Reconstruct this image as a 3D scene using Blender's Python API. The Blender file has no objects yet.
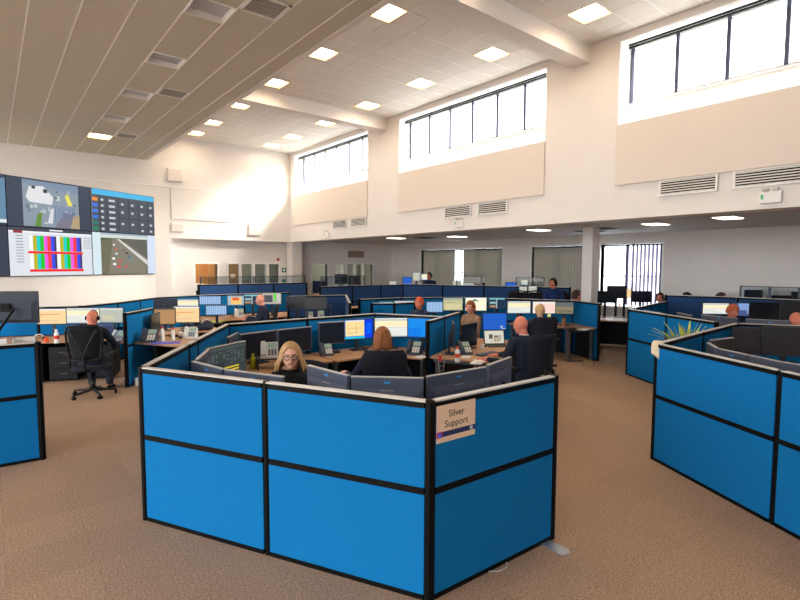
import bpy, bmesh, math, random
from mathutils import Vector, Matrix
random.seed(7)
R = math.radians
scene = bpy.context.scene
col = scene.collection

# ------------------------------------------------------------------ camera
F_PX, PITCH, YAW, ROLL, EYE = 504.4, R(4.026), R(39.114), R(0.174), 2.1
fw = Vector((math.sin(YAW) * math.cos(PITCH), math.cos(YAW) * math.cos(PITCH), -math.sin(PITCH)))
rt = Vector((math.cos(YAW), -math.sin(YAW), 0))
upv = rt.cross(fw)
rt, upv = rt * math.cos(ROLL) + upv * math.sin(ROLL), upv * math.cos(ROLL) - rt * math.sin(ROLL)
cam_data = bpy.data.cameras.new('camera')
cam_data.sensor_width = 36.0
cam_data.lens = F_PX / 800 * 36.0
cam_data.clip_start = 0.05
cam = bpy.data.objects.new('camera', cam_data)
m = Matrix((rt, upv, -fw)).transposed().to_4x4()
m.translation = (0, 0, EYE)
cam.matrix_world = m
col.objects.link(cam)
scene.camera = cam

# ------------------------------------------------------------------ world, sun, exposure
world = bpy.data.worlds.new('sky')
scene.world = world
world.use_nodes = True
bg = world.node_tree.nodes['Background']
bg.inputs['Color'].default_value = (0.93, 0.96, 1.0, 1)
bg.inputs['Strength'].default_value = 5.5
sun_data = bpy.data.lights.new('sun', 'SUN')
sun_data.energy = 25.0
sun_data.angle = R(24)
sun_data.color = (1.0, 0.93, 0.80)
sun = bpy.data.objects.new('sun', sun_data)
sun.rotation_euler = Vector((-1, 1.6, -0.75)).to_track_quat('-Z', 'Y').to_euler()
sun.location = (20, -5, 15)
col.objects.link(sun)
scene.view_settings.view_transform = 'Standard'
scene.view_settings.look = 'None'
scene.view_settings.gamma = 1.0
scene.view_settings.use_curve_mapping = False
scene.view_settings.exposure = 0.18

# ------------------------------------------------------------------ materials
def lin(c):
    return tuple((v / 12.92 if v <= .04045 else ((v + .055) / 1.055) ** 2.4) for v in (x / 255 for x in c))

MATS = {}
def mat(name, rgb, rough=.6, metal=0.0, noise=0.0, scale=40.0, bump=0.0, spec=.3, bscale=None):
    if name in MATS:
        return MATS[name]
    M = bpy.data.materials.new(name)
    M.use_nodes = True
    nt = M.node_tree
    b = nt.nodes['Principled BSDF']
    c = lin(rgb)
    b.inputs['Base Color'].default_value = (*c, 1)
    b.inputs['Roughness'].default_value = rough
    b.inputs['Metallic'].default_value = metal
    b.inputs['Specular IOR Level'].default_value = spec
    if noise or bump:
        tc = nt.nodes.new('ShaderNodeTexCoord')
        n = nt.nodes.new('ShaderNodeTexNoise')
        n.inputs['Scale'].default_value = scale
        n.inputs['Detail'].default_value = 4
        nt.links.new(tc.outputs['Object'], n.inputs['Vector'])
        if noise:
            r = nt.nodes.new('ShaderNodeMapRange')
            r.inputs['From Min'].default_value = .3
            r.inputs['From Max'].default_value = .7
            r.inputs['To Min'].default_value = 1 - noise
            r.inputs['To Max'].default_value = 1 + noise
            nt.links.new(n.outputs['Fac'], r.inputs['Value'])
            mx = nt.nodes.new('ShaderNodeVectorMath')
            mx.operation = 'SCALE'
            mx.inputs[0].default_value = c
            nt.links.new(r.outputs['Result'], mx.inputs['Scale'])
            nt.links.new(mx.outputs['Vector'], b.inputs['Base Color'])
        if bump:
            src = n
            if bscale:
                src = nt.nodes.new('ShaderNodeTexNoise')
                src.inputs['Scale'].default_value = bscale
                nt.links.new(tc.outputs['Object'], src.inputs['Vector'])
            bp = nt.nodes.new('ShaderNodeBump')
            bp.inputs['Strength'].default_value = bump
            bp.inputs['Distance'].default_value = .01
            nt.links.new(src.outputs['Fac'], bp.inputs['Height'])
            nt.links.new(bp.outputs['Normal'], b.inputs['Normal'])
    MATS[name] = M
    return M

def emit(name, rgb, strength):
    if name in MATS:
        return MATS[name]
    M = bpy.data.materials.new(name)
    M.use_nodes = True
    b = M.node_tree.nodes['Principled BSDF']
    c = lin(rgb)
    b.inputs['Base Color'].default_value = (*[v * .3 for v in c], 1)
    b.inputs['Emission Color'].default_value = (*c, 1)
    b.inputs['Emission Strength'].default_value = strength
    MATS[name] = M
    return M

def screen_mat(name, strength):
    M = bpy.data.materials.new(name)
    M.use_nodes = True
    nt = M.node_tree
    b = nt.nodes['Principled BSDF']
    a = nt.nodes.new('ShaderNodeAttribute')
    a.attribute_name = 'Col'
    b.inputs['Base Color'].default_value = (.004, .004, .005, 1)
    b.inputs['Roughness'].default_value = .3
    b.inputs['Specular IOR Level'].default_value = .2
    nt.links.new(a.outputs['Color'], b.inputs['Emission Color'])
    b.inputs['Emission Strength'].default_value = strength
    return M

def glass_mat(name, tint=(248, 250, 252), refl=.02):
    M = bpy.data.materials.new(name)
    M.use_nodes = True
    nt = M.node_tree
    nt.nodes.clear()
    o = nt.nodes.new('ShaderNodeOutputMaterial')
    t = nt.nodes.new('ShaderNodeBsdfTransparent')
    t.inputs['Color'].default_value = (*lin(tint), 1)
    g = nt.nodes.new('ShaderNodeBsdfGlossy')
    g.inputs['Roughness'].default_value = .03
    x = nt.nodes.new('ShaderNodeMixShader')
    x.inputs['Fac'].default_value = refl
    nt.links.new(t.outputs[0], x.inputs[1])
    nt.links.new(g.outputs[0], x.inputs[2])
    nt.links.new(x.outputs[0], o.inputs['Surface'])
    return M

def carpet_mat():
    M = bpy.data.materials.new('carpet')
    M.use_nodes = True
    nt = M.node_tree
    L = nt.links
    b = nt.nodes['Principled BSDF']
    b.inputs['Roughness'].default_value = .95
    b.inputs['Specular IOR Level'].default_value = .1
    tc = nt.nodes.new('ShaderNodeTexCoord')
    n1 = nt.nodes.new('ShaderNodeTexNoise'); n1.inputs['Scale'].default_value = 75; n1.inputs['Detail'].default_value = 3
    n2 = nt.nodes.new('ShaderNodeTexNoise'); n2.inputs['Scale'].default_value = 260; n2.inputs['Detail'].default_value = 2
    oi = nt.nodes.new('ShaderNodeObjectInfo')
    L.new(tc.outputs['Object'], n1.inputs['Vector']); L.new(tc.outputs['Object'], n2.inputs['Vector'])
    ad = nt.nodes.new('ShaderNodeMath'); ad.operation = 'ADD'
    L.new(n1.outputs['Fac'], ad.inputs[0]); L.new(n2.outputs['Fac'], ad.inputs[1])
    rp = nt.nodes.new('ShaderNodeValToRGB')
    rp.color_ramp.elements[0].position = .36; rp.color_ramp.elements[0].color = (*lin((128, 100, 82)), 1)
    rp.color_ramp.elements[1].position = .66; rp.color_ramp.elements[1].color = (*lin((218, 182, 150)), 1)
    hv = nt.nodes.new('ShaderNodeMath'); hv.operation = 'MULTIPLY'; hv.inputs[1].default_value = .5
    L.new(ad.outputs[0], hv.inputs[0]); L.new(hv.outputs[0], rp.inputs['Fac'])
    mr = nt.nodes.new('ShaderNodeMapRange'); mr.inputs['To Min'].default_value = .95; mr.inputs['To Max'].default_value = 1.04
    L.new(oi.outputs['Random'], mr.inputs['Value'])
    sc = nt.nodes.new('ShaderNodeVectorMath'); sc.operation = 'SCALE'
    L.new(rp.outputs['Color'], sc.inputs[0]); L.new(mr.outputs['Result'], sc.inputs['Scale'])
    L.new(sc.outputs['Vector'], b.inputs['Base Color'])
    bp = nt.nodes.new('ShaderNodeBump'); bp.inputs['Strength'].default_value = .5; bp.inputs['Distance'].default_value = .006
    L.new(n2.outputs['Fac'], bp.inputs['Height']); L.new(bp.outputs['Normal'], b.inputs['Normal'])
    return M

CARPET = carpet_mat()
WALL = mat('wall_paint', (236, 231, 226), .85, noise=.015, scale=3, bump=.02, bscale=180)
PEACH = mat('acoustic_fabric', (231, 220, 209), .95, noise=.02, scale=60, bump=.1)
WHITE = mat('white_gloss', (244, 243, 240), .4)
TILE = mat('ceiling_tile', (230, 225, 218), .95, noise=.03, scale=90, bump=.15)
TILELOW = mat('ceiling_plank_dim', (204, 201, 186), .95, noise=.03, scale=90, bump=.15)  # darker tone puts the low ceiling's lack of light into its colour
TGRID = mat('ceiling_grid', (246, 244, 240), .5)
BLUE = mat('blue_fabric', (17, 112, 172), .95, noise=.05, scale=240, bump=.25, spec=.1)
BLACK = mat('black_frame', (5, 5, 6), .55, spec=.15)
CAP = mat('trim_cap', (206, 200, 194), .35, metal=.2)
DESK = mat('beech_top', (186, 142, 104), .45, noise=.06, scale=14)
DESKEDGE = mat('desk_edge', (120, 92, 70), .5)
LEG = mat('grey_steel', (92, 96, 104), .4, metal=.5)
PLASTIC = mat('dark_plastic', (44, 49, 62), .45)  # blue-grey tone carries some haze in the colour
PLASTIC2 = mat('grey_plastic', (84, 90, 108), .5)
RIMP = mat('pale_bezel', (178, 174, 170), .4)
SILVER = mat('silver', (168, 170, 174), .35, metal=.7)
CHAIRF = mat('chair_fabric', (33, 36, 46), .9, noise=.08, scale=300, bump=.2)
CHAIRM = mat('chair_mesh', (22, 24, 30), .8, noise=.15, scale=400, bump=.3)
CHAIRP = mat('chair_plastic', (20, 20, 23), .45)
SCREEN = screen_mat('screen_light', 1.0)
OFFSCR = mat('screen_off', (30, 34, 44), .25, spec=.5)
GLASS = glass_mat('window_glass')
PERSPEX = glass_mat('perspex', (232, 238, 240), .05)
ALU = mat('window_alu', (78, 84, 108), .5)
PAPER = mat('paper', (236, 232, 224), .8)
def blind_mat(name, rgb, thru):
    M = mat(name, rgb, .9)
    nt = M.node_tree
    b = nt.nodes['Principled BSDF']
    tr = nt.nodes.new('ShaderNodeBsdfTranslucent'); tr.inputs['Color'].default_value = (*lin(rgb), 1)
    x = nt.nodes.new('ShaderNodeMixShader'); x.inputs['Fac'].default_value = thru
    nt.links.new(b.outputs[0], x.inputs[1]); nt.links.new(tr.outputs[0], x.inputs[2])
    nt.links.new(x.outputs[0], nt.nodes['Material Output'].inputs['Surface'])
    return M
BLIND = blind_mat('blind_grey', (158, 154, 146), .38)
BLINDW = blind_mat('blind_pale', (160, 154, 178), .05)
BLINDG = mat('blind_slate', (120, 118, 150), .9)
RED = mat('red_plastic', (214, 52, 40), .4)
ORANGE = mat('orange_plastic', (232, 92, 44), .45)
CLEARW = mat('white_plastic', (228, 228, 226), .4)
YELLOW = mat('yellow_green', (200, 200, 40), .4)

# ------------------------------------------------------------------ mesh helpers
class MB:
    def __init__(s):
        s.v, s.f = [], []
    def add(s, vs, fs):
        o = len(s.v)
        s.v += [tuple(x) for x in vs]
        s.f += [tuple(i + o for i in f) for f in fs]
        return s
    def box(s, x0, x1, y0, y1, z0, z1, M=None):
        vs = [Vector((x, y, z)) for z in (z0, z1) for y in (y0, y1) for x in (x0, x1)]
        if M is not None:
            vs = [M @ v for v in vs]
        return s.add(vs, [(0, 2, 3, 1), (4, 5, 7, 6), (0, 1, 5, 4), (2, 6, 7, 3), (0, 4, 6, 2), (1, 3, 7, 5)])
    def bar(s, a, b, t, z0, z1, over=0.0):
        """upright slab between two plan points"""
        a, b = Vector(a[:2]), Vector(b[:2])
        d = (b - a).normalized()
        n = Vector((-d.y, d.x)) * t / 2
        a, b = a - d * over, b + d * over
        q = [a - n, b - n, b + n, a + n]
        return s.prism(q, z0, z1)
    def prism(s, poly, z0, z1, M=None):
        n = len(poly)
        vs = [Vector((p[0], p[1], z0)) for p in poly] + [Vector((p[0], p[1], z1)) for p in poly]
        if M is not None:
            vs = [M @ v for v in vs]
        fs = [tuple(range(n - 1, -1, -1)), tuple(range(n, 2 * n))]
        fs += [(i, (i + 1) % n, n + (i + 1) % n, n + i) for i in range(n)]
        return s.add(vs, fs)
    def tube(s, pts, rad, seg=10, squash=None):
        pts = [Vector(p) for p in pts]
        if not isinstance(rad, (list, tuple)):
            rad = [rad] * len(pts)
        # rounded ends
        d0 = (pts[0] - pts[1]).normalized(); d1 = (pts[-1] - pts[-2]).normalized()
        P = [pts[0] + d0 * rad[0] * .85, pts[0] + d0 * rad[0] * .5] + pts + [pts[-1] + d1 * rad[-1] * .5, pts[-1] + d1 * rad[-1] * .85]
        Q = [rad[0] * .45, rad[0] * .85] + list(rad) + [rad[-1] * .85, rad[-1] * .45]
        rings = []
        prev = None
        for i, p in enumerate(P):
            t = (P[min(i + 1, len(P) - 1)] - P[max(i - 1, 0)]).normalized()
            if prev is None:
                a = t.orthogonal().normalized()
            else:
                a = (prev - t * prev.dot(t))
                a = a.normalized() if a.length > 1e-6 else t.orthogonal().normalized()
            prev = a
            b = t.cross(a)
            rings.append([p + (a * math.cos(2 * math.pi * k / seg) + b * math.sin(2 * math.pi * k / seg)) * Q[i] for k in range(seg)])
        vs = [v for r in rings for v in r]
        fs = []
        for i in range(len(rings) - 1):
            for k in range(seg):
                k2 = (k + 1) % seg
                fs.append((i * seg + k, i * seg + k2, (i + 1) * seg + k2, (i + 1) * seg + k))
        fs.append(tuple(range(seg - 1, -1, -1)))
        fs.append(tuple((len(rings) - 1) * seg + k for k in range(seg)))
        return s.add(vs, fs)
    def loft(s, rings):
        seg = len(rings[0])
        vs = [v for r in rings for v in r]
        fs = []
        for i in range(len(rings) - 1):
            for k in range(seg):
                k2 = (k + 1) % seg
                fs.append((i * seg + k, i * seg + k2, (i + 1) * seg + k2, (i + 1) * seg + k))
        fs.append(tuple(range(seg - 1, -1, -1)))
        fs.append(tuple((len(rings) - 1) * seg + k for k in range(seg)))
        return s.add(vs, fs)
    def ell(s, c, r, M=None, nu=16, nv=10, fn=None):
        c = Vector(c)
        rings = []
        for j in range(nv + 1):
            ph = math.pi * (j + .02 if j == 0 else (j - .02 if j == nv else j)) / nv - math.pi / 2
            ring = []
            for k in range(nu):
                th = 2 * math.pi * k / nu
                d = Vector((math.cos(ph) * math.cos(th), math.cos(ph) * math.sin(th), math.sin(ph)))
                v = Vector((d.x * r[0], d.y * r[1], d.z * r[2]))
                if fn:
                    v = fn(v, d)
                v = v + c
                if M is not None:
                    v = M @ v
                ring.append(v)
            rings.append(ring)
        return s.loft(rings)
    def lathe(s, prof, c=(0, 0, 0), seg=16):
        c = Vector(c)
        return s.loft([[c + Vector((r * math.cos(2 * math.pi * k / seg), r * math.sin(2 * math.pi * k / seg), z)) for k in range(seg)] for r, z in prof])
    def mesh(s, name, M, smooth=False):
        me = bpy.data.meshes.new(name)
        me.from_pydata(s.v, [], s.f)
        me.materials.append(M)
        if smooth:
            for p in me.polygons:
                p.use_smooth = True
        me.update()
        return me
    def build(s, name, M, parent=None, bevel=0, smooth=False, seg=2):
        o = bpy.data.objects.new(name, s.mesh(name, M, smooth))
        col.objects.link(o)
        if parent is not None:
            o.parent = parent
        if bevel:
            b = o.modifiers.new('bevel', 'BEVEL')
            b.width = bevel
            b.segments = seg
            b.limit_method = 'ANGLE'
        return o

def link(name, mesh, parent=None, loc=None, rz=0):
    o = bpy.data.objects.new(name, mesh)
    col.objects.link(o)
    if parent is not None:
        o.parent = parent
    if loc is not None:
        o.location = loc
    o.rotation_euler.z = rz
    return o

def tag(o, label=None, cat=None, group=None, kind=None):
    if label: o['label'] = label
    if cat: o['category'] = cat
    if group: o['group'] = group
    if kind: o['kind'] = kind
    return o

def thing(name, label, cat, loc=(0, 0, 0), rz=0, group=None):
    o = bpy.data.objects.new(name, None)
    o.empty_display_size = .1
    col.objects.link(o)
    o.location = loc
    o.rotation_euler.z = rz
    return tag(o, label, cat, group)

def struct(name, mb, M, parent=None, bevel=0, label=None):
    o = mb.build(name, M, parent, bevel)
    if parent is None:
        o['kind'] = 'structure'
        if label: o['label'] = label
    return o

def copy_tree(o, parent=None):
    c = o.copy()
    col.objects.link(c)
    if parent is not None:
        c.parent = parent
    for ch in list(o.children):
        copy_tree(ch, c)
    return c

CACHE = {}
def cached(key, fn):
    if key not in CACHE:
        CACHE[key] = fn()
    return CACHE[key]

def quad_screen(name, w, h, rects, parent, y=0.0, z0=0.0, M=None):
    """flat lit picture in the local XZ plane facing -Y; rects in 0..1 units, drawn in order"""
    vs, fs, cs = [], [], []
    for i, r in enumerate(rects):
        if len(r) == 5:
            x0, y0, x1, y1, c = r
            pts = [(x0, y0), (x1, y0), (x1, y1), (x0, y1)]
        else:
            pts, c = r
        o = len(vs)
        for (u, v) in pts:
            vs.append(((u - .5) * w, y - .0004 * (i + 1 if i else 0), z0 + v * h))
        fs.append(tuple(range(o, o + len(pts))))
        cs.append(lin(c))
    me = bpy.data.meshes.new(name)
    me.from_pydata(vs, [], fs)
    a = me.color_attributes.new('Col', 'FLOAT_COLOR', 'CORNER')
    k = 0
    for p, c in zip(me.polygons, cs):
        for _ in p.vertices:
            a.data[k].color = (*c, 1)
            k += 1
    me.materials.append(M or SCREEN)
    o = bpy.data.objects.new(name, me)
    col.objects.link(o)
    o.parent = parent
    return o

# ================================================================== THE ROOM
XW, YF, ZC, ZL, XE, ZS, YR, XB = 8.56, 16.84, 6.04, 5.22, 3.86, 2.9, 17.3, 13.6
X0, Y0 = -7.0, -4.0          # the hall goes on to the left and behind

# ---- floor of carpet tiles
floor = struct('floor', MB().box(X0, XB + .3, Y0, YR + 2.5, -.12, -.012), mat('subfloor', (96, 78, 64), .95))
TS = .5
tile_me = MB().box(-TS / 2 + .0004, TS / 2 - .0004, -TS / 2 + .0004, TS / 2 - .0004, -.012, 0).mesh('carpet_tile', CARPET)
cells = []
for i in range(int((XB + .3 - X0) / TS) + 1):
    for j in range(int((YR + 2.5 - Y0) / TS) + 1):
        x, y = X0 + (i + .5) * TS, Y0 + (j + .5) * TS
        if x > XB + .05:
            continue
        d = x * math.sin(YAW) + y * math.cos(YAW)
        u = x * math.cos(YAW) - y * math.sin(YAW)
        seen = d > 2.0 and abs(u) < .86 * d + .4
        # inside the nearest desk pod nothing of the floor shows
        inpod = (x > 1.2 and y > 2.5 and y < 6.8 and x < 5.0 and (y - 4.44) > -1.95 * (x - .93) and (y - 4.44) < 1.55 * (x - .93))
        inr = (x > 5.2 and y < 2.4 and (y - 2.4) < 1.95 * (x - 5.5))
        cells.append((0 if (seen and not inpod and not inr) else 1, d, x, y))
cells.sort()
rest = MB()
for n, (k, d, x, y) in enumerate(cells):
    if n < 300:
        link('carpet_tile', tile_me, floor, (x, y, 0))
    else:
        e = TS / 2 - .0004
        rest.box(x - e, x + e, y - e, y + e, -.012, 0)
tag(rest.build('carpet_field', CARPET, floor), kind='stuff')

# ---- ceilings: grid bars, tiles, slab above
def ceiling(name, x0, x1, y0, y1, z, px, py, holes, tx0, tx1, ty0, ty1, tmat=None, planks=False):
    tmat = tmat or TILE
    c = struct(name, MB().box(x0, x1, y0, y1, z + .13, z + .2), WALL)
    bars = MB()
    xs = [px + .5 * k for k in range(-40, 60) if x0 < px + .5 * k < x1]
    ys = [py + .5 * k for k in range(-40, 60) if y0 < py + .5 * k < y1]
    for x in xs:
        bars.box(x - .009, x + .009, y0, y1, z, z + .03)
    cross = MB()
    for y in ys:
        if planks:
            cross.box(x0, x1, y - .0098, y + .0098, z + .005, z + .0295)
        else:
            bars.box(x0, x1, y - .009, y + .009, z + .0005, z + .0295)
    if planks:
        cross.build('cross_joint', tmat, c)
    bars.build('ceiling_grid', TGRID, c)
    tme = MB().box(-.240, .240, -.240, .240, .004, .03).mesh('ceiling_tile', tmat)
    edge = MB()
    ex = [x0] + xs + [x1]
    ey = [y0] + ys + [y1]
    n = 0
    for a, b in zip(ex, ex[1:]):
        for p, q in zip(ey, ey[1:]):
            cx, cy = (a + b) / 2, (p + q) / 2
            if any(abs(cx - hx) < .2 and abs(cy - hy) < .2 for hx, hy in holes):
                continue
            full = abs(b - a - .5) < .01 and abs(q - p - .5) < .01
            if full and tx0 <= cx <= tx1 and ty0 <= cy <= ty1 and n < 300:
                link('ceiling_tile', tme, c, (cx, cy, z)); n += 1
            else:
                edge.box(a + .01, b - .01, p + .01, q - .01, z + .004, z + .03)
    tag(edge.build('ceiling_tile_field', tmat, c), kind='stuff')
    return c

LY = [2.51, 4.51, 6.51, 8.51, 10.51, 12.51, 14.51, 16.01]
holes_u = [(4.99, y) for y in LY] + [(7.49, y) for y in LY]
ceiling('ceiling', XE, XW + .05, Y0, YF, ZC, .24, .26, holes_u, 4, 8.6, 2.2, 17)
low_l = [(2.25, 6.5), (2.25, 8.5), (2.25, 10.5), (2.25, 12.75 - .25), (2.25, 14.5)]
low_v = [(2.75, 6.0), (2.75, 10.0), (2.75, 14.0)]
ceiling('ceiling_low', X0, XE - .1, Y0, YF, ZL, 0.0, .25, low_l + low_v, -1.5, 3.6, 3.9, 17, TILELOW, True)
struct('ceiling_edge', MB().box(XE - .1, XE, Y0, YF, ZL, ZC + .2), WALL)
struct('ceiling_soffit', MB().box(XW + .43, XB + .3, Y0, YF + .2, ZS + .07, ZS + .2).box(4.45, XB + .3, YF + .2, YR + .2, ZS + .07, ZS + .2), mat('soffit_tile', (206, 204, 202), .9, noise=.05, scale=6))

# ---- unseen ground added beyond the open left side, to darken the low ceiling
struct('ground_added', MB().box(-60, X0, -40, 50, -.3, -.02), mat('added_ground', (120, 112, 104), .95, noise=.1, scale=2))
# ---- unseen wall behind the camera and end of the long wall, added to block sun
struct('wall_rear_added', MB().box(X0, XB + .3, Y0 - .2, Y0, 0, ZC + .2), WALL)
# ---- beams
b = MB().box(XE, XW + .02, 5.12, 5.48, 5.74, ZC + .1)
struct('trim_1', b, WALL, label='pale ceiling beam crossing above the nearest desks')
struct('trim_2', MB().box(XE, XW + .02, 11.10, 11.45, 5.74, ZC + .1), WALL, label='far ceiling beam across the upper ceiling')

# ---- right wall above the soffit, with three clerestory openings
OPEN = [(0.0, 4.56), (6.02, 10.58), (12.0, 16.5)]
ZB_, ZT_ = 4.52, 5.93
rw = MB().box(XW, XW + .43, Y0, YF + .2, ZS, 3.0).box(XW, XW + .43, Y0, YF + .2, 3.0, ZB_)
ys = [Y0] + [v for o in OPEN for v in o] + [YF + .2]
for a, c in zip(ys[::2], ys[1::2]):
    rw.box(XW, XW + .43, a, c, ZB_, ZC + .2)
for a, c in OPEN:
    rw.box(XW, XW + .43, a, c, ZT_, ZC + .2)
wall_right = struct('wall_right', rw, WALL)
for i, (a, c) in enumerate(OPEN):
    w = struct('window_%d' % (i + 1), MB().add(
        [(XW - .012, a, ZB_), (XW - .012, c, ZB_), (XW + .43, c, ZB_), (XW + .43, a, ZB_), (XW + .43, c, 4.95), (XW + .43, a, 4.95)],
        [(0, 1, 2, 3), (0, 5, 4, 1), (1, 4, 2), (0, 3, 5), (2, 4, 5, 3)]).box(XW - .006, XW + .43, a, a + .012, ZB_, ZT_).box(XW - .006, XW + .43, c - .012, c, ZB_, ZT_).box(XW - .006, XW + .43, a + .012, c - .012, ZT_ - .012, ZT_), WHITE)
    gx = XW + .39
    n = 6
    st = (c - a - .1) / n
    fr = MB()
    fr.box(gx - .03, gx + .03, a + .02, c - .02, 4.945, 4.97).box(gx - .03, gx + .03, a + .02, c - .02, 5.865, 5.915)
    fr.build('window_frame', WHITE, w)
    for k in range(n + 1):
        y = a + .05 + k * st
        MB().box(gx - .035, gx + .035, y - .028, y + .028, 4.95, 5.9).build('mullion', ALU, w)
    for k in range(n):
        y = a + .05 + k * st
        MB().box(gx - .004, gx + .004, y + .03, y + st - .03, 4.97, 5.86).build('pane', GLASS, w)
    for dz, nm in ((0, 'blind_rail'), (.045, 'blind_rail')):
        MB().box(XW + .1, XW + .14, a + .10, c - .10, 5.80 + dz, 5.825 + dz).build(nm, BLACK, w)
    p = MB().box(XW - .045, XW - .001, a, c, 3.48, 4.50).build('acoustic_panel', PEACH, bevel=.004)
    tag(p, ['tan acoustic panel below the nearest high window', 'tan acoustic panel below the middle high window', 'tan acoustic panel below the farthest high window'][i], 'acoustic panel', 'tan wall panels')

# ---- louvre grilles on the right wall
def grille(a, c, z0, z1, label):
    t = thing('air_grille', label, 'grille', (XW - .001, (a + c) / 2, z0), 0, 'air grilles on the long wall')
    h, hw = z1 - z0, (c - a) / 2
    MB().box(-.012, 0, -hw, hw, 0, h).build('backing', mat('grille_dark', (30, 29, 28), .8), t)
    f = MB()
    for (p, q, r_, s_) in ((-hw, -hw + .03, 0, h), (hw - .03, hw, 0, h), (-hw + .03, hw - .03, 0, .02), (-hw + .03, hw - .03, h - .02, h)):
        f.box(-.035, 0, p, q, r_, s_)
    f.build('frame', WHITE, t)
    me = MB().add([(-.034, -hw + .03, 0), (-.034, hw - .03, 0), (-.014, hw - .03, .012), (-.014, -hw + .03, .012), (-.034, -hw + .03, .008), (-.034, hw - .03, .008), (-.014, hw - .03, .020), (-.014, -hw + .03, .020)],
                  [(0, 1, 2, 3), (4, 7, 6, 5), (0, 4, 5, 1), (2, 6, 7, 3), (1, 5, 6, 2), (0, 3, 7, 4)]).mesh('slat', WHITE)
    for k in range(6):
        link('slat', me, t, (0, 0, .022 + k * (h - .055) / 5.3))
grille(2.95, 3.81, 3.22, 3.475, 'left louvred air grille under the nearest high window')
grille(1.15, 2.75, 3.22, 3.475, 'wide louvred air grille at the right picture edge')
grille(7.95, 8.82, 3.20, 3.475, 'left louvred air grille under the middle high window')
grille(6.92, 7.76, 3.20, 3.475, 'right louvred air grille under the middle high window')
grille(13.11, 13.92, 3.22, 3.475, 'left louvred air grille under the farthest high window')
grille(12.06, 12.89, 3.22, 3.475, 'right louvred air grille under the farthest high window')

def emergency(y, label):
    t = thing('emergency_light', label, 'emergency light', (XW - .001, y, 2.97), 0, 'emergency lights on the long wall')
    MB().box(-.07, 0, -.13, .13, 0, .17).build('case', WHITE, t, bevel=.012)
    for s in (-1, 1):
        MB().box(-.11, -.02, s * .06 - .035, s * .06 + .035, .172, .215).build('lamp_head', mat('lamp_head', (214, 208, 204), .3), t, bevel=.01)
    MB().box(-.075, -.07, .08, .11, .06, .12).build('indicator', mat('green_led', (70, 190, 120), .4), t)
emergency(2.27, 'white emergency light with twin heads at right picture edge')
emergency(8.31, 'white emergency light under the middle window grilles')
emergency(14.25, 'small white emergency light near the far corner')

# ---- pillars
def pillar(n, x0, x1, y0, y1, label):
    p = struct('pillar_%d' % n, MB().box(x0, x1, y0, y1, 0, ZS + .07), WALL, bevel=.008, label=label)
    MB().box(x0 - .012, x1 + .012, y0 - .012, y1 + .012, 0, .1).build('skirting', WHITE, p)
pillar(1, 10.76, 11.05, 6.24, 6.50, 'white square pillar between the desk pods')
pillar(2, XW + .01, XW + .42, 16.78, 17.2, 'white pillar in the far corner')

# ---- far wall
struct('wall_far', MB().box(X0, 4.45, YF, YF + .2, 0, ZC + .2).box(4.45, XW + .43, YF, YF + .2, ZS, ZC + .2), WALL)
struct('trim_3', MB().box(X0, 6.9, YF - .03, YF, 4.47, 4.50), WHITE, label='thin white picture rail on the far wall')
tag(MB().box(4.47, 6.33, YF - .06, YF, 3.49, 4.45).build('acoustic_panel', WALL, bevel=.004), 'cream acoustic panel on the far wall beside the video wall', 'acoustic panel', 'cream wall panels')
for (x0, x1, z0, z1, lb) in ((4.39, 4.83, 4.66, 5.05, 'cream loudspeaker box above the picture rail on the far wall'), (4.46, 4.82, 3.10, 3.36, 'small cream box below the acoustic panel on the far wall'), (6.96, 7.36, 3.09, 3.46, 'cream box near the far wall corner')):
    t = thing('wall_speaker', lb, 'speaker', ((x0 + x1) / 2, YF, z0), 0, 'boxes on the far wall')
    hw, h = (x1 - x0) / 2, z1 - z0
    MB().box(-hw, hw, -.12, 0, 0, h).build('case', WALL, t, bevel=.01)
    MB().box(-hw + .03, hw - .03, -.126, -.119, .03, h - .03).build('front_cloth', PEACH, t)

# ---- recessed wall under the far soffit with doors and glazed screens
DOORS = [(5.30, 6.03, 'o'), (6.41, 8.27, 'g'), (9.68, 10.35, 'o2'), (10.81, 12.54, 'g2')]
rec = MB()
xs = [4.25] + [v for d in DOORS for v in d[:2]] + [XB + .3]
for a, c in zip(xs[::2], xs[1::2]):
    rec.box(a, c, YR, YR + .12, 0, ZS + .1)
for a, c, k in DOORS:
    rec.box(a, c, YR, YR + .12, 2.1, ZS + .1)
wall_recess = struct('wall_recess', rec, WALL)
TAN = mat('tan_wall', (214, 172, 122), .8)
FROST = mat('room_grey', (150, 160, 160), .8)
struct('wall_room_1', MB().box(4.9, 6.35, YR + 1.6, YR + 1.7, 0, 2.6).box(4.8, 4.9, YR + .12, YR + 1.7, 0, 2.6).box(6.35, 6.38, YR + .12, YR + 1.7, 0, 2.6).box(4.9, 6.35, YR + .12, YR + 1.6, 2.5, 2.6), TAN)
struct('wall_room_2', MB().box(6.40, 9.2, YR + 2.1, YR + 2.2, 0, 2.6).box(9.2, 9.3, YR + .12, YR + 2.2, 0, 2.6).box(6.38, 6.40, YR + .12, YR + 2.2, 0, 2.6).box(6.40, 9.2, YR + .12, YR + 2.1, 2.5, 2.6), FROST)
struct('wall_room_3', MB().box(9.35, 13.4, YR + 2.1, YR + 2.2, 0, 2.6).box(13.4, 13.5, YR + .12, YR + 2.2, 0, 2.6).box(9.35, 13.4, YR + .12, YR + 2.1, 2.5, 2.6), FROST)
def room_light(x, y, s, label):
    t = thing('ceiling_light', label, 'ceiling light', (x, y, 2.5), 0)
    MB().box(-.3, .3, -.16, .16, -.04, 0).build('frame', WHITE, t)
    MB().box(-.27, .27, -.13, .13, -.052, -.041).build('diffuser', emit('lamp_room', (255, 232, 196), s * 3), t)
room_light(5.6, YR + .8, 9, 'lit ceiling panel inside the tan lobby behind the open doorway')
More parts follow.
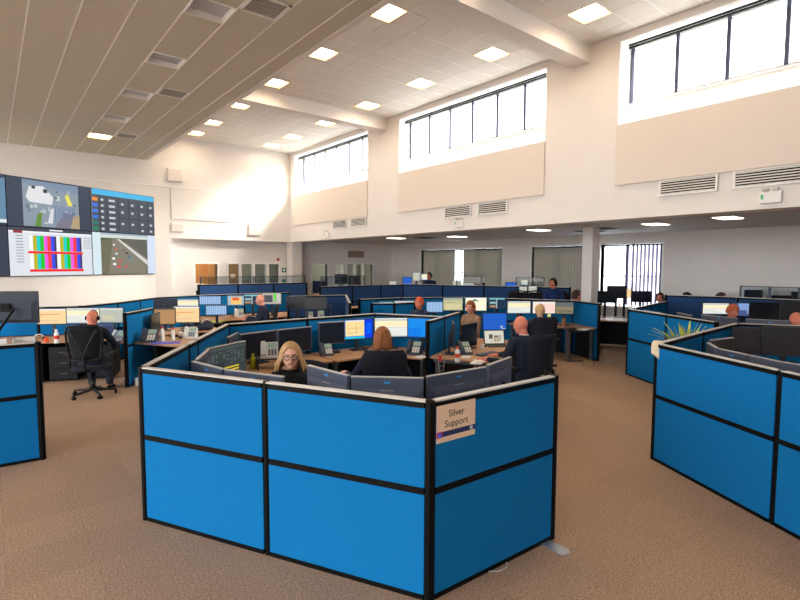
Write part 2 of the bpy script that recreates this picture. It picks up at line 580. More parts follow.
room_light(8.0, YR + 1.1, 9, 'lit ceiling panel in the office behind the glazed far wall')
room_light(11.2, YR + 1.1, 9, 'lit ceiling panel in the office behind the right glazed wall')
room_light(12.1, YR + 1.1, 9, 'second lit ceiling panel in the office behind the right glazed wall')
DF = WHITE
def frame_rect(mb, a, c, z0, z1, w, y0, y1):
    mb.box(a - w, a, y0, y1, z0, z1 + w).box(c, c + w, y0, y1, z0, z1 + w).box(a, c, y0, y1, z1, z1 + w)
d = struct('door_1', (lambda q: (frame_rect(q, 5.30, 6.03, 0, 2.1, .07, YR - .03, YR + .14), q)[1])(MB()), DF, label='open doorway into the tan lobby')
leaf = MB().box(6.0, 6.035, YR + .15, YR + .9, .01, 2.08).build('door_leaf', mat('wood_door', (150, 120, 84), .5), d)
q = MB(); frame_rect(q, 6.41, 8.27, 0, 2.1, .07, YR - .03, YR + .14)
for x in (6.78, 7.27, 7.80):
    q.box(x, x + .1, YR - .02, YR + .13, 0, 2.1)
d = struct('door_2', q, DF, label='glazed screen with a wooden door at its left end')
MB().box(6.42, 6.775, YR + .03, YR + .07, .01, 2.09).build('door_leaf', mat('wood_door', (150, 120, 84), .5), d)
MB().box(6.5, 6.66, YR + .02, YR + .03, 1.62, 1.75).build('door_sign', PAPER, d)
MB().box(6.68, 6.74, YR - .02, YR + .03, 1.0, 1.03).build('door_handle', SILVER, d)
for a, c in ((6.88, 7.27), (7.37, 7.80), (7.90, 8.265)):
    MB().box(a, c, YR + .05, YR + .06, .02, 2.09).build('pane', GLASS, d)
q = MB(); frame_rect(q, 9.68, 10.35, 0, 2.1, .07, YR - .03, YR + .14)
d = struct('door_3', q, DF, label='doorway with a dark blue lower panel in the far wall')
MB().box(9.69, 10.34, YR + .1, YR + .13, .01, 1.45).build('door_panel', mat('navy', (34, 58, 104), .7), d)
MB().box(9.69, 10.34, YR + .11, YR + .12, 1.45, 2.09).build('pane', GLASS, d)
q = MB(); frame_rect(q, 10.81, 12.54, 0, 2.1, .07, YR - .03, YR + .14)
for x in (11.21, 11.65, 12.08):
    q.box(x, x + .06, YR - .02, YR + .13, 0, 2.1)
d = struct('door_4', q, DF, label='glazed office screen with four narrow panes')
for a, c in ((10.82, 11.21), (11.27, 11.65), (11.71, 12.08), (12.14, 12.53)):
    MB().box(a, c, YR + .05, YR + .06, .02, 2.09).build('pane', GLASS, d)
t = thing('air_vent', 'tan air vent box above the glazed office screen', 'vent', (11.72, YR, 2.38), 0)
MB().box(-.38, .38, -.05, 0, 0, .27).build('case', mat('vent_tan', (176, 150, 132), .6), t, bevel=.006)
for k in range(6):
    MB().box(-.34, .34, -.056, -.051, .03 + k * .037, .05 + k * .037).build('slat', mat('vent_slat', (140, 118, 104), .6), t)
t = thing('fire_sounder', 'small red alarm sounder above the glazed screen', 'alarm', (8.27, YR, 2.27))
MB().lathe([(.001, 0), (.05, 0), (.05, .03), (.035, .05), (.001, .05)]).build('dome', RED, t).rotation_euler.x = R(90)
def sign(x, z0, z1, w, M, lb, Y=YR):
    t = tag(MB().box(x - w / 2, x + w / 2, Y - .008, Y, z0, z1).build('wall_sign', M), lb, 'sign', 'signs beside the far pillar')
    return t
s = sign(8.50, 1.80, 1.96, .17, mat('sign_green', (30, 120, 110), .5), 'green exit sign on the wall by the far pillar')
MB().box(8.46, 8.54, YR - .012, YR - .008, 1.84, 1.92).build('pictogram', PAPER, s)
s = sign(8.52, 1.62, 1.72, .17, PAPER, 'white paper notice under the green sign')
s = sign(8.50, 1.34, 1.54, .16, mat('sign_teal', (60, 150, 150), .5), 'teal notice below the paper notice by the far pillar')
MB().box(8.44, 8.56, YR - .011, YR - .008, 1.38, 1.42).build('notice_text_band', PAPER, s)

pr = thing('printer', 'white and dark printer on a stand inside the tan lobby doorway', 'printer', (5.5, YR + .55, 0), 0)
MB().box(-.2, .2, -.2, .2, 0, .95).build('stand', mat('printer_dark', (54, 58, 66), .6), pr, bevel=.01)
MB().box(-.22, .22, -.22, .22, .951, 1.42).build('case', CLEARW, pr, bevel=.03)
MB().box(-.16, .16, -.235, -.221, 1.05, 1.2).build('paper_slot', BLACK, pr)
# ---- back wall under the soffit with blinded windows
WIN = [(11.2, 15.35, 'closed'), (7.95, 9.98, 'closed'), (5.92, 7.62, 'open')]
bw = MB()
ys = [Y0] + sorted(v for w_ in WIN for v in w_[:2]) + [YR + .2]
for a, c in zip(ys[::2], ys[1::2]):
    bw.box(XB, XB + .25, a, c, 0, ZS + .1)
for a, c, k in WIN:
    bw.box(XB, XB + .25, a, c, 0, .95).box(XB, XB + .25, a, c, 2.68, ZS + .1)
struct('wall_back', bw, WALL)
for i, (a, c, k) in enumerate(WIN):
    q = MB()
    q.box(XB - .02, XB + .22, a - .06, a, .93, 2.74).box(XB - .02, XB + .22, c, c + .06, .93, 2.74).box(XB - .02, XB + .22, a, c, 2.68, 2.74).box(XB - .06, XB + .22, a - .06, c + .06, .90, .95)
    w = struct('window_%d' % (i + 4), q, WHITE)
    n = 4 if i == 0 else 2
    for j in range(n + 1):
        y = a + (c - a) * j / n
        MB().box(XB + .16, XB + .22, max(a, y - .03), min(c, y + .03), .95, 2.68).build('mullion', WHITE, w)
    MB().box(XB + .165, XB + .215, a + .03, c - .03, 1.785, 1.815).build('transom', ALU, w)
    for j in range(n):
        y = a + (c - a) * j / n
        MB().box(XB + .185, XB + .195, y + .03, y + (c - a) / n - .03, .95, 2.68).build('pane', GLASS, w)
    MB().box(XB + .05, XB + .09, a + .02, c - .02, 2.63, 2.67).build('blind_track', BLACK, w)
    sl = MB()
    y = a + .06
    while y < c - .04:
        ok = True
        ang = R(80)
        if i == 0 and 13.1 < y < 13.5:
            ok = False
        if k == 'open':
            ok = y < a + (c - a) * .52
            ang = R(52)
        if ok:
            M4 = Matrix.Translation((XB + .07, y, 0)) @ Matrix.Rotation(ang, 4, 'Z')
            sl.box(-.062, .062, -.003, .003, 1.0, 2.63, M4)
        y += .105
    tag(sl.build('blind_slats', BLINDW if k == 'open' else BLIND, w), kind='stuff')
    if k == 'open':
        for y in (a + .02, a + (c - a) * .56):
            MB().box(XB + .03, XB + .1, y - .035, y + .035, 1.0, 2.63).build('blind_stack', BLINDG, w)

# ---- lamps
LAMP = emit('lamp_warm', (255, 236, 206), 24.0)
LAMPOFF = mat('lamp_off', (190, 196, 206), .35)
RIM = mat('lamp_reflector', (220, 178, 112), .5)
def troffer(x, y, z, lit, label, w=.235):
    t = thing('ceiling_light', label, 'ceiling light', (x, y, z), 0, 'recessed ceiling lights')
    f = MB()
    for (a, b_, c, d_) in ((-w - .012, -w, -w - .012, w + .012), (w, w + .012, -w - .012, w + .012), (-w, w, -w - .012, -w), (-w, w, w, w + .012)):
        f.box(a, b_, c, d_, -.004, .10)
    f.build('reflector', RIM if lit else TGRID, t)
    MB().box(-w, w, -w, w, .075, .10).build('diffuser', LAMP if lit else LAMPOFF, t)
ords = ['nearest', 'second', 'third', 'fourth', 'fifth', 'sixth', 'seventh', 'farthest']
for x, side in ((4.99, 'lights along the low ceiling edge'), (7.49, 'lights along the high windows')):
    for k, y in enumerate(LY):
        troffer(x, y, ZC, True, 'lit square ceiling light, %s in the row of %s' % (ords[k], side))
for k, (x, y) in enumerate(low_l):
    troffer(x, y, ZL, k == 4, ['unlit square light in the low ceiling at top picture edge', 'unlit square light in the low ceiling, second from top', 'unlit square light in the low ceiling, third from top', 'unlit square light in the low ceiling, nearest the lit one', 'lit square light in the low ceiling above the video wall'][k])
def ceil_vent(x, y, z, label):
    t = thing('ceiling_vent', label, 'vent', (x, y, z), 0, 'square vents in the low ceiling')
    f = MB()
    w = .235
    for (a, b_, c, d_) in ((-w, -w + .03, -w, w), (w - .03, w, -w, w), (-w, w, -w, -w + .03), (-w, w, w - .03, w)):
        f.box(a, b_, c, d_, -.006, .03)
    f.build('frame', TGRID, t)
    MB().box(-w, w, -w, w, .05, .06).build('backing', mat('vent_dark', (70, 70, 72), .8), t)
    me = MB().box(-.2, .2, -.012, .012, -.002, .028).mesh('slat', mat('vent_pale', (176, 174, 168), .6))
    for j in range(8):
        link('slat', me, t, (0, -.18 + j * .051, 0))
ceil_vent(2.75, 6.0, ZL, 'louvred ceiling vent at the top picture edge')
ceil_vent(2.75, 10.0, ZL, 'louvred ceiling vent beside the third unlit light')
ceil_vent(2.75, 14.0, ZL, 'louvred ceiling vent beside the lit low ceiling light')
for k, (x, y) in enumerate(((10.4, 3.4), (10.9, 4.9), (9.6, 2.0), (10.6, 7.6), (11.2, 11.0), (10.4, 13.0))):
    t = thing('soffit_light', 'slim warm light panel in the low soffit, %s' % ['left of the emergency light', 'right of the square pillar', 'at the right picture edge', 'left of the square pillar', 'before the closed blinds', 'near the far corner'][k], 'ceiling light', (x, y, ZS + .07), 0, 'soffit lights')
    MB().box(-.3, .3, -.19, .19, -.012, 0).build('frame', WHITE, t)
    MB().box(-.27, .27, -.16, .16, -.02, -.0125).build('diffuser', emit('lamp_soffit', (255, 240, 220), 7.0), t)
for k, (x, y) in enumerate(((11.2, 6.3), (11.9, 7.0), (10.9, 12.2))):
    t = thing('soffit_vent', ['louvred soffit vent just right of the square pillar', 'louvred soffit vent beyond the square pillar', 'louvred soffit vent before the closed blinds'][k], 'vent', (x, y, ZS + .07), 0, 'soffit vents')
    MB().box(-.3, .3, -.3, .3, -.01, 0).build('plate', mat('vent_pale', (176, 174, 168), .6), t)
    for j in range(6):
        MB().box(-.26, .26, -.24 + j * .09, -.20 + j * .09, -.022, -.0105).build('slat', mat('vent_dark', (70, 70, 72), .8), t)

# ================================================================== VIDEO WALL
VA = R(29.2)
vx = Vector((math.cos(VA), math.sin(VA), 0))
VR = Vector((3.93, 16.50, 0))
fwall = MB().bar(VR - vx * 8.2 + Vector((-vx.y, vx.x, 0)) * .16, VR + vx * .02 + Vector((-vx.y, vx.x, 0)) * .16, .16, 0, 4.06)
struct('wall_video', fwall, WALL)
vw = thing('video_wall', 'large video wall of tiled screens on the angled white wall', 'video wall', VR, VA)
SW, SH = 2.03, 1.145
def road_scene():
    rs = [(0, 0, 1, 1, (176, 192, 202)), (0, .88, 1, 1, (150, 170, 185)), (.12, .0, .86, .96, (120, 112, 98)), (.12, .86, .86, .96, (206, 210, 206)),
          (.12, .80, .86, .88, (78, 92, 66)), ([(.30, .86), (.42, .86), (.82, .22), (.82, .0), (.22, .0)], (128, 122, 108)),
          ([(.36, .86), (.40, .86), (.86, .34), (.86, .22)], (206, 206, 200)), ([(.12, .8), (.30, .86), (.22, .0), (.12, .0)], (108, 106, 84)),
          ([(.44, .86), (.86, .86), (.86, .4)], (96, 96, 88))]
    for i, (x, y, c) in enumerate([(.30, .7, (230, 230, 230)), (.32, .6, (220, 90, 80)), (.33, .48, (210, 210, 210)), (.38, .30, (214, 80, 70)), (.36, .16, (220, 70, 60)), (.47, .16, (200, 90, 90)), (.44, .56, (90, 100, 110)), (.52, .42, (60, 110, 150)), (.56, .36, (70, 140, 170)), (.49, .50, (40, 50, 60)), (.28, .36, (240, 240, 236)), (.29, .22, (238, 238, 236))]):
        s = .022 + .03 * (1 - y)
        rs.append((x, y, x + s, y + s * 1.2, c))
    rs += [(0, 0, .115, 1, (206, 224, 230)), (.865, 0, 1, 1, (206, 216, 236))]
    return rs
def bars_scene():
    rs = [(0, 0, 1, 1, (214, 218, 224)), (0, .93, 1, 1, (66, 70, 84)), (.0, .90, 1, .93, (236, 238, 240)), (.05, .88, .15, .93, (150, 40, 50)), (.46, .955, .62, .985, (230, 230, 236))]
    cols = [(238, 240, 238), (182, 172, 20), (30, 200, 190), (24, 190, 34), (232, 88, 220), (236, 58, 66), (52, 74, 226), (60, 50, 90)]
    for bx, by in ((.22, .52), (.54, .52), (.22, .14), (.54, .14)):
        wb = .315
        for i, c in enumerate(cols):
            w_ = wb / 7.6
            rs.append((bx + i * w_, by, bx + min(wb, (i + 1) * w_), by + .325, c))
    rs += [(.2, .465, .87, .515, (232, 40, 44)), (.21, .08, .87, .135, (232, 40, 44))]
    for i in range(10):
        rs.append((.07, .82 - i * .06, .15, .835 - i * .06, (120, 120, 130)))
    for j in range(5):
        for i in range(4):
            rs.append((.885 + i * .028, .82 - j * .055, .905 + i * .028, .85 - j * .055, (170, 176, 184)))
    return rs
def table_scene():
    rs = [(0, 0, 1, 1, (74, 80, 90)), (0, .87, 1, 1, (70, 176, 222)), (0, 0, .02, 1, (96, 102, 110))]
    tags = [(234, 140, 60), (60, 110, 214), (60, 120, 214), (50, 110, 210), (40, 120, 110), (30, 130, 90)]
    for i, c in enumerate(tags):
        rs.append((.02, .72 - i * .138, .095, .80 - i * .138, c))
        rs.append((.14, .735 - i * .138, .18, .785 - i * .138, (190, 196, 204)))
        rs.append((.26, .735 - i * .138, .35, .785 - i * .138, (196, 200, 206)))
    for x in (.12, .22, .40, .56, .72, .88):
        rs.append((x, 0, x + .008, .86, (36, 40, 48)))
    for i in range(6):
        rs.append((.1, .69 - i * .138, .4, .697 - i * .138, (36, 40, 48)))
    for x0, ys_ in ((.40, (.62, .36)), (.56, (.62, .36)), (.72, (.62, .36, .14)), (.88, (.62, .36, .14))):
        for y in ys_:
            rs.append((x0, y, min(1, x0 + .16), y + .009, (36, 40, 48)))
    for (x, y) in ((.46, .68), (.62, .68), (.78, .68), (.93, .68), (.46, .48), (.62, .48), (.78, .48), (.93, .48), (.46, .2), (.62, .2), (.78, .22), (.93, .22), (.78, .06), (.93, .06)):
        rs.append((x - .02, y, x + .02, y + .05, (190, 196, 204)))
    return rs
def city_scene():
    rnd = random.Random(5)
    rs = [(0, 0, 1, 1, (58, 66, 82)), (.17, .02, .84, .98, (134, 146, 158))]
    rs.append(([(.17, .98), (.84, .98), (.84, .78), (.5, .86), (.17, .9)], (120, 138, 160)))
    for i in range(34):
        x, y = rnd.uniform(.18, .78), rnd.uniform(.04, .8)
        w_, h_ = rnd.uniform(.02, .06), rnd.uniform(.03, .1)
        g = rnd.choice([(176, 184, 190), (110, 122, 138), (150, 160, 172), (96, 108, 120), (190, 194, 190)])
        rs.append((x, y, min(.84, x + w_), min(.96, y + h_), g))
    rs.append(([(.20, .62), (.24, .84), (.40, .88), (.52, .66), (.50, .5), (.24, .52)], (214, 216, 218)))
    rs.append(([(.27, .80), (.31, .80), (.31, .86), (.27, .86)], (60, 66, 76)))
    rs.append(([(.40, .74), (.45, .74), (.45, .82), (.40, .82)], (60, 66, 76)))
    rs.append(([(.66, .72), (.70, .78), (.76, .52), (.70, .52)], (222, 214, 90)))
    rs.append(([(.29, .02), (.33, .30), (.38, .32), (.36, .02)], (96, 136, 56)))
    rs.append(([(.52, .02), (.66, .36), (.84, .30), (.84, .02)], (120, 118, 132)))
    rs.append(([(.72, .02), (.76, .30), (.84, .34), (.84, .02)], (170, 150, 118)))
    rs.append(([(.44, .1), (.48, .4), (.52, .44), (.50, .1)], (206, 210, 214)))
    for i in range(9):
        x = .53 + i * .03
        rs.append(([(x, .1 + i * .02), (x + .008, .1 + i * .02), (x + .012, .5), (x + .004, .5)], (90, 110, 160)))
    return rs
def blue_map():
    return [(0, 0, 1, 1, (52, 62, 84)), ([(.88, .1), (1, .05), (1, .95), (.92, .9), (.86, .5)], (96, 132, 160)), (.9, .05, 1, .12, (214, 218, 220))]
def dark_scene():
    return [(0, 0, 1, 1, (54, 60, 76))]
scenes = {(0, 1): table_scene, (1, 1): city_scene, (0, 0): road_scene, (1, 0): bars_scene, (2, 1): blue_map, (2, 0): dark_scene, (3, 1): dark_scene, (3, 0): dark_scene}
VSCR = screen_mat('video_screen', 1.0)
for (c, r_), fn in scenes.items():
    e = MB().box(-SW / 2, SW / 2, .004, .08, 0, SH).build('display', BLACK, vw, bevel=.004)
    e.location = (-SW * (c + .5) - .03, 0, 1.80 + r_ * SH)
    p = quad_screen('screen', SW - .02, SH - .02, fn(), e, 0.003, .01, VSCR)

# ================================================================== FURNITURE BUILDERS
def partition(label, runs, h=1.27, group=None, M=None, mid=.70, cap=CAP):
    """runs: lists of plan nodes; every fabric field, rail and post is a part"""
    M = M or BLUE
    o = runs[0][0]
    t = thing('desk_partition', label, 'partition', (o[0], o[1], 0), 0, group)
    T = lambda p: (p[0] - o[0], p[1] - o[1])
    done = set()
    for nodes in runs:
        for p in nodes:
            k = (round(p[0], 2), round(p[1], 2))
            if k in done:
                continue
            done.add(k)
            i_ = nodes.index(p)
            rp_ = .034
            if 0 < i_ < len(nodes) - 1:
                d0_ = (Vector(p) - Vector(nodes[i_ - 1])).normalized(); d1_ = (Vector(nodes[i_ + 1]) - Vector(p)).normalized()
                if d0_.dot(d1_) > .95:
                    rp_ = .028
            MB().prism([(T(p)[0] + rp_ * math.cos(a), T(p)[1] + rp_ * math.sin(a)) for a in [math.pi / 4 * i for i in range(8)]], 0, h).build('post', BLACK, t)
        for a, b in zip(nodes, nodes[1:]):
            A, B = T(a), T(b)
            for z0, z1 in ((.03, mid - .02), (mid + .02, h - .045)):
                MB().bar(A, B, .046, z0, z1, -.026).build('fabric_panel', M, t, bevel=.004)
            MB().bar(A, B, .052, mid - .021, mid + .021, -.03).build('middle_rail', BLACK, t)
            MB().bar(A, B, .052, 0, .031, -.03).build('bottom_rail', BLACK, t)
            r = MB().bar(A, B, .056, h - .046, h - .010, -.03).build('top_rail', BLACK, t)
            MB().bar(A, B, .050, h - .010, h, .015).build('cap_strip', cap, r)
    return t

def desk(label, corner, a1, l1, a2, l2, depth=.8, z=.73, group=None):
    """120 degree desk: arms along plan angles a1 and a2 from a corner"""
    c = Vector(corner)
    d1 = Vector((math.cos(R(a1)), math.sin(R(a1)))); d2 = Vector((math.cos(R(a2)), math.sin(R(a2))))
    bis = (d1 + d2).normalized()
    n1 = Vector((-d1.y, d1.x)); n1 = n1 if n1.dot(bis) > 0 else -n1
    n2 = Vector((-d2.y, d2.x)); n2 = n2 if n2.dot(bis) > 0 else -n2
    off = .04
    k0 = bis * (off / max(.2, n1.dot(bis)))
    def pt(d, n, l, dp): return d * l + n * dp
    inner = bis * (depth / max(.2, n1.dot(bis)))
    poly = [k0, d1 * l1 + n1 * off, d1 * l1 + n1 * depth]
    ia, ib = d1 * max(.05, (inner.dot(d1) + .28)) + n1 * depth, d2 * max(.05, (inner.dot(d2) + .28)) + n2 * depth
    for s in (0, .25, .5, .75, 1):
        poly.append((1 - s) ** 2 * ia + 2 * s * (1 - s) * inner + s * s * ib)
    poly += [d2 * l2 + n2 * depth, d2 * l2 + n2 * off]
    ar = sum(poly[i].x * poly[(i + 1) % len(poly)].y - poly[(i + 1) % len(poly)].x * poly[i].y for i in range(len(poly)))
    if ar < 0:
        poly.reverse()
    t = thing('desk', label, 'desk', (c.x, c.y, 0), 0, group)
    MB().prism(poly, z - .027, z).build('desktop', DESK, t, bevel=.004)
    for (d, n, l) in ((d1, n1, l1), (d2, n2, l2)):
        q = d * (l - .05)
        MB().bar(q + n * .08, q + n * (depth - .08), .05, z - .08, z - .028).build('support_rail', LEG, t)
        for dp in (.12, depth - .14):
            p = q + n * dp
            MB().box(p.x - .03, p.x + .03, p.y - .03, p.y + .03, .02, z - .081).build('leg', LEG, t)
        MB().bar(q + n * .08, q + n * (depth - .08), .06, 0, .02).build('foot', LEG, t)
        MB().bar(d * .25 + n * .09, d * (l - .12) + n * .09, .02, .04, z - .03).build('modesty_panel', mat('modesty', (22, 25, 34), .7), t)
    p = bis * .2
    MB().box(p.x - .04, p.x + .04, p.y - .04, p.y + .04, 0, z - .028).build('leg', LEG, t)
    return t

def table(label, a, b, depth, z=.73, group=None):
    """straight desk; back edge from a to b, the depth goes to the right of a->b"""
    a, b = Vector(a), Vector(b)
    d = (b - a); L = d.length
    t = thing('desk', label, 'desk', (a.x, a.y, 0), math.atan2(d.y, d.x), group)
    MB().box(0, L, -depth, 0, z - .027, z).build('desktop', DESK, t, bevel=.004)
    for x in (.06, L - .06):
        MB().box(x - .03, x + .03, -depth + .06, -.06, z - .08, z - .028).build('support_rail', LEG, t)
        for y in (-.12, -depth + .12):
            MB().box(x - .028, x + .028, y - .028, y + .028, .02, z - .081).build('leg', LEG, t)
        MB().box(x - .035, x + .035, -depth + .04, -.04, 0, .02).build('foot', LEG, t)
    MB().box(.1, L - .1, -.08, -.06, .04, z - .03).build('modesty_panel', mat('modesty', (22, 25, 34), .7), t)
    return t

CR = (240, 226, 186); CRW = (246, 240, 224)
def content(kind, seed=0):
    r = random.Random(seed)
    if kind == 'cream':
        rs = [(0, 0, 1, 1, CRW), (0, .55, 1, .86, (244, 230, 186)), (0, .86, 1, .97, (186, 196, 200)), (0, .0, 1, .5, (224, 226, 218)), (0, .50, 1, .515, (150, 160, 160)), (0, 0, 1, .05, (170, 186, 200))]
        for i in range(4):
            rs.append((.05, .1 + i * .09, .3 + .5 * r.random(), .115 + i * .09, (170, 176, 170)))
        return rs
    if kind == 'peach':
        rs = [(0, 0, 1, 1, (238, 204, 150)), (0, .9, 1, 1, (226, 226, 220)), (.12, .62, .8, .66, (224, 110, 60)), (.12, .45, .14, .62, (200, 90, 50)), (.1, .2, .7, .22, (150, 150, 150))]
        return rs
    if kind == 'brown':
        rs = [(0, 0, 1, 1, (176, 134, 88)), (0, .93, 1, 1, (96, 84, 74))]
        for i in range(5):
            rs.append((.06, .12 + i * .17, .12, .18 + i * .17, (70, 50, 36)))
        return rs
    if kind == 'window':
        return [(0, 0, 1, 1, (0, 120, 226)), (.0, 0, 1, .10, (40, 190, 220)), (.72, 0, 1, 1, (10, 56, 214)), (.78, .2, .95, .8, (0, 90, 240)), (.05, .14, .7, .98, (240, 214, 150)), (.05, .92, .7, .98, (226, 226, 226)), (.1, .55, .6, .57, (222, 130, 80)), (.42, .3, .43, .8, (120, 120, 110)), (.1, .3, .5, .32, (150, 140, 190))]
    if kind == 'blue':
        return [(0, 0, 1, 1, (6, 134, 226)), (.0, 0, .5, .5, (4, 120, 222)), (.72, .0, 1, .7, (20, 100, 232)), (.0, 0, 1, .05, (10, 90, 180))]
    if kind == 'royal':
        return [(0, 0, 1, 1, (34, 92, 190)), (.76, .1, .84, .24, (180, 190, 200)), (.8, .04, .97, .08, (190, 200, 210)), (0, .0, .03, 1, (24, 70, 160))]
    if kind == 'white':
        return [(0, 0, 1, 1, (246, 236, 208)), (.3, .72, .62, .80, (60, 130, 120)), (.36, .8, .52, .88, (50, 120, 110)), (0, .9, 1, 1, (236, 236, 232))]
    if kind == 'rose':
        return [(0, 0, 1, 1, (244, 222, 206)), (.4, .1, .98, .8, (246, 206, 196)), (0, .88, 1, 1, (226, 226, 222)), (.4, .1, .41, .8, (190, 170, 160))]
    if kind == 'olive':
        return [(0, 0, 1, 1, (190, 186, 142)), (.0, .8, 1, 1, (160, 166, 150)), (.1, .1, .9, .5, (206, 196, 152)), (.1, .62, .6, .66, (140, 150, 130))]
    if kind == 'landscape':
        return [(0, 0, 1, 1, (124, 118, 96)), (0, .65, 1, 1, (96, 104, 104)), (0, .4, 1, .5, (150, 132, 96)), (.2, .15, .9, .3, (110, 104, 84))]
    if kind == 'lines':
        rs = [(0, 0, 1, 1, (112, 152, 200))]
        for i in range(11):
            rs.append((.03 + i * .09, .05, .07 + i * .09, .95, (176, 202, 228)))
        return rs
    if kind == 'darktable':
        rs = [(0, 0, 1, 1, (52, 60, 60)), (0, .9, 1, 1, (70, 76, 76))]
        for i in range(9):
            for j in range(7):
                if r.random() < .6:
                    rs.append((.06 + i * .1, .4 + j * .07, .12 + i * .1, .43 + j * .07, (96, 110, 108)))
        for i in range(3):
            rs.append((.3, .06 + i * .1, .78, .11 + i * .1, (206, 184, 40)))
        rs.append((.06, .2, .36, .5, (38, 42, 48)))
        return rs
    if kind == 'orange':
        return [(0, 0, 1, 1, (160, 178, 190)), (.2, .1, .85, .85, (236, 190, 110)), (.3, .5, .7, .8, (220, 84, 56)), (0, .9, 1, 1, (120, 160, 190))]
    if kind == 'teal':
        return [(0, 0, 1, 1, (40, 66, 88)), (0, .85, 1, 1, (120, 180, 190)), (.05, .45, .42, .62, (150, 190, 190)), (.05, .1, .42, .3, (170, 130, 90)), (.46, 0, .5, .9, (200, 214, 214)), (.55, .1, .95, .8, (30, 50, 70))]
    if kind == 'green':
        return [(0, 0, 1, 1, (176, 170, 156)), (.1, .15, .55, .8, (72, 74, 80)), (.62, .3, .74, .98, (90, 214, 60)), (.78, .1, .97, .95, (190, 190, 178))]
    if kind == 'photo':
        return [(0, 0, 1, 1, (206, 202, 186)), (.22, .36, .42, .72, (92, 80, 70)), (.5, .1, .72, .62, (96, 74, 54)), (.54, .1, .68, .5, (190, 170, 140)), (.78, .2, .83, .66, (90, 74, 58)), (.28, .14, .42, .2, (140, 130, 118))]
    if kind == 'violet':
        rs = [(0, 0, 1, 1, (70, 84, 134)), (.76, .0, 1, 1, (96, 98, 130))]
        for i in range(7):
            rs.append((.26 + i * .068, .45, .31 + i * .068, .98, (140, 170, 224)))
        rs += [(.62, .18, .9, .45, (150, 150, 180))]
        return rs
    if kind == 'pale':
        return [(0, 0, 1, 1, (176, 180, 168)), (0, .86, 1, 1, (200, 204, 200)), (.1, .2, .6, .5, (196, 190, 160))]
    return None

MON = {}
def monitor(label, centre, face, kind='off', w=.54, h=.32, base=.73, tilt=0, group=None, rim=False, sticker=0, arm=False, seed=0, foot=True):
    """centre of the screen in the room, face = plan angle the screen looks to"""
    cx, cy, cz = centre
    t = thing('monitor', label, 'monitor', (cx, cy, base), R(face + 90), group)
    zc = cz - base
    key = (w, h, round(tilt, 1), rim)
    def mk():
        a = MB().box(-w / 2, w / 2, 0, .028, -h / 2, h / 2).mesh('housing', PLASTIC2 if rim else PLASTIC)
        bl = MB().add([(-w * .49, .028, -h * .48), (w * .49, .028, -h * .48), (w * .49, .028, h * .25), (-w * .49, .028, h * .25),
                       (-w * .40, .046, -h * .38), (w * .40, .046, -h * .38), (w * .40, .046, h * .10), (-w * .40, .046, h * .10)],
                      [(0, 1, 5, 4), (1, 2, 6, 5), (2, 3, 7, 6), (3, 0, 4, 7), (4, 5, 6, 7), (0, 3, 2, 1)]).mesh('back_shell', PLASTIC2 if rim else PLASTIC)
        lip = MB().box(-w / 2 - .002, w / 2 + .002, -.002, .030, h / 2 - .004, h / 2 + .004).mesh('top_rim', RIMP)
        return a, bl, lip
    a, bl, lip = cached(('mon',) + key, mk)
    hd = link('housing', a, t, (0, 0, zc)); hd.rotation_euler.x = R(tilt)
    link('back_shell', bl, hd)
    if rim:
        link('top_rim', lip, hd)
    rs = content(kind, seed)
    if rs:
        quad_screen('screen', w - .03, h - .03, rs, hd, -.0006, -h / 2 + .015)
    else:
        sm = cached(('off', w, h), lambda: MB().box(-w / 2 + .012, w / 2 - .012, -.0015, 0.0, -h / 2 + .012, h / 2 - .012).mesh('screen', OFFSCR))
        link('screen', sm, hd)
    if sticker:
        MB().box(-.026, .026, .028, .0305, h * .36, h * .36 + .018).build('sticker', mat('sticker_blue', (70, 150, 214), .4), hd)
        q = MB()
        for i in range(6):
            q.box(-.05 + i * .017, -.038 + i * .017, .0285, .034, h * .25 - .03, h * .25 - .012)
        q.build('lettering', RIMP, hd)
    if foot:
        nk = cached(('neck', round(zc, 2)), lambda: MB().box(-.03, .03, .055, .085, .012, max(.05, zc)).mesh('neck', PLASTIC))
        link('neck', nk, t)
        ft = cached('monfoot', lambda: MB().box(-.12, .12, -.06, .13, 0, .012).mesh('foot', PLASTIC))
        link('foot', ft, t)
    return t

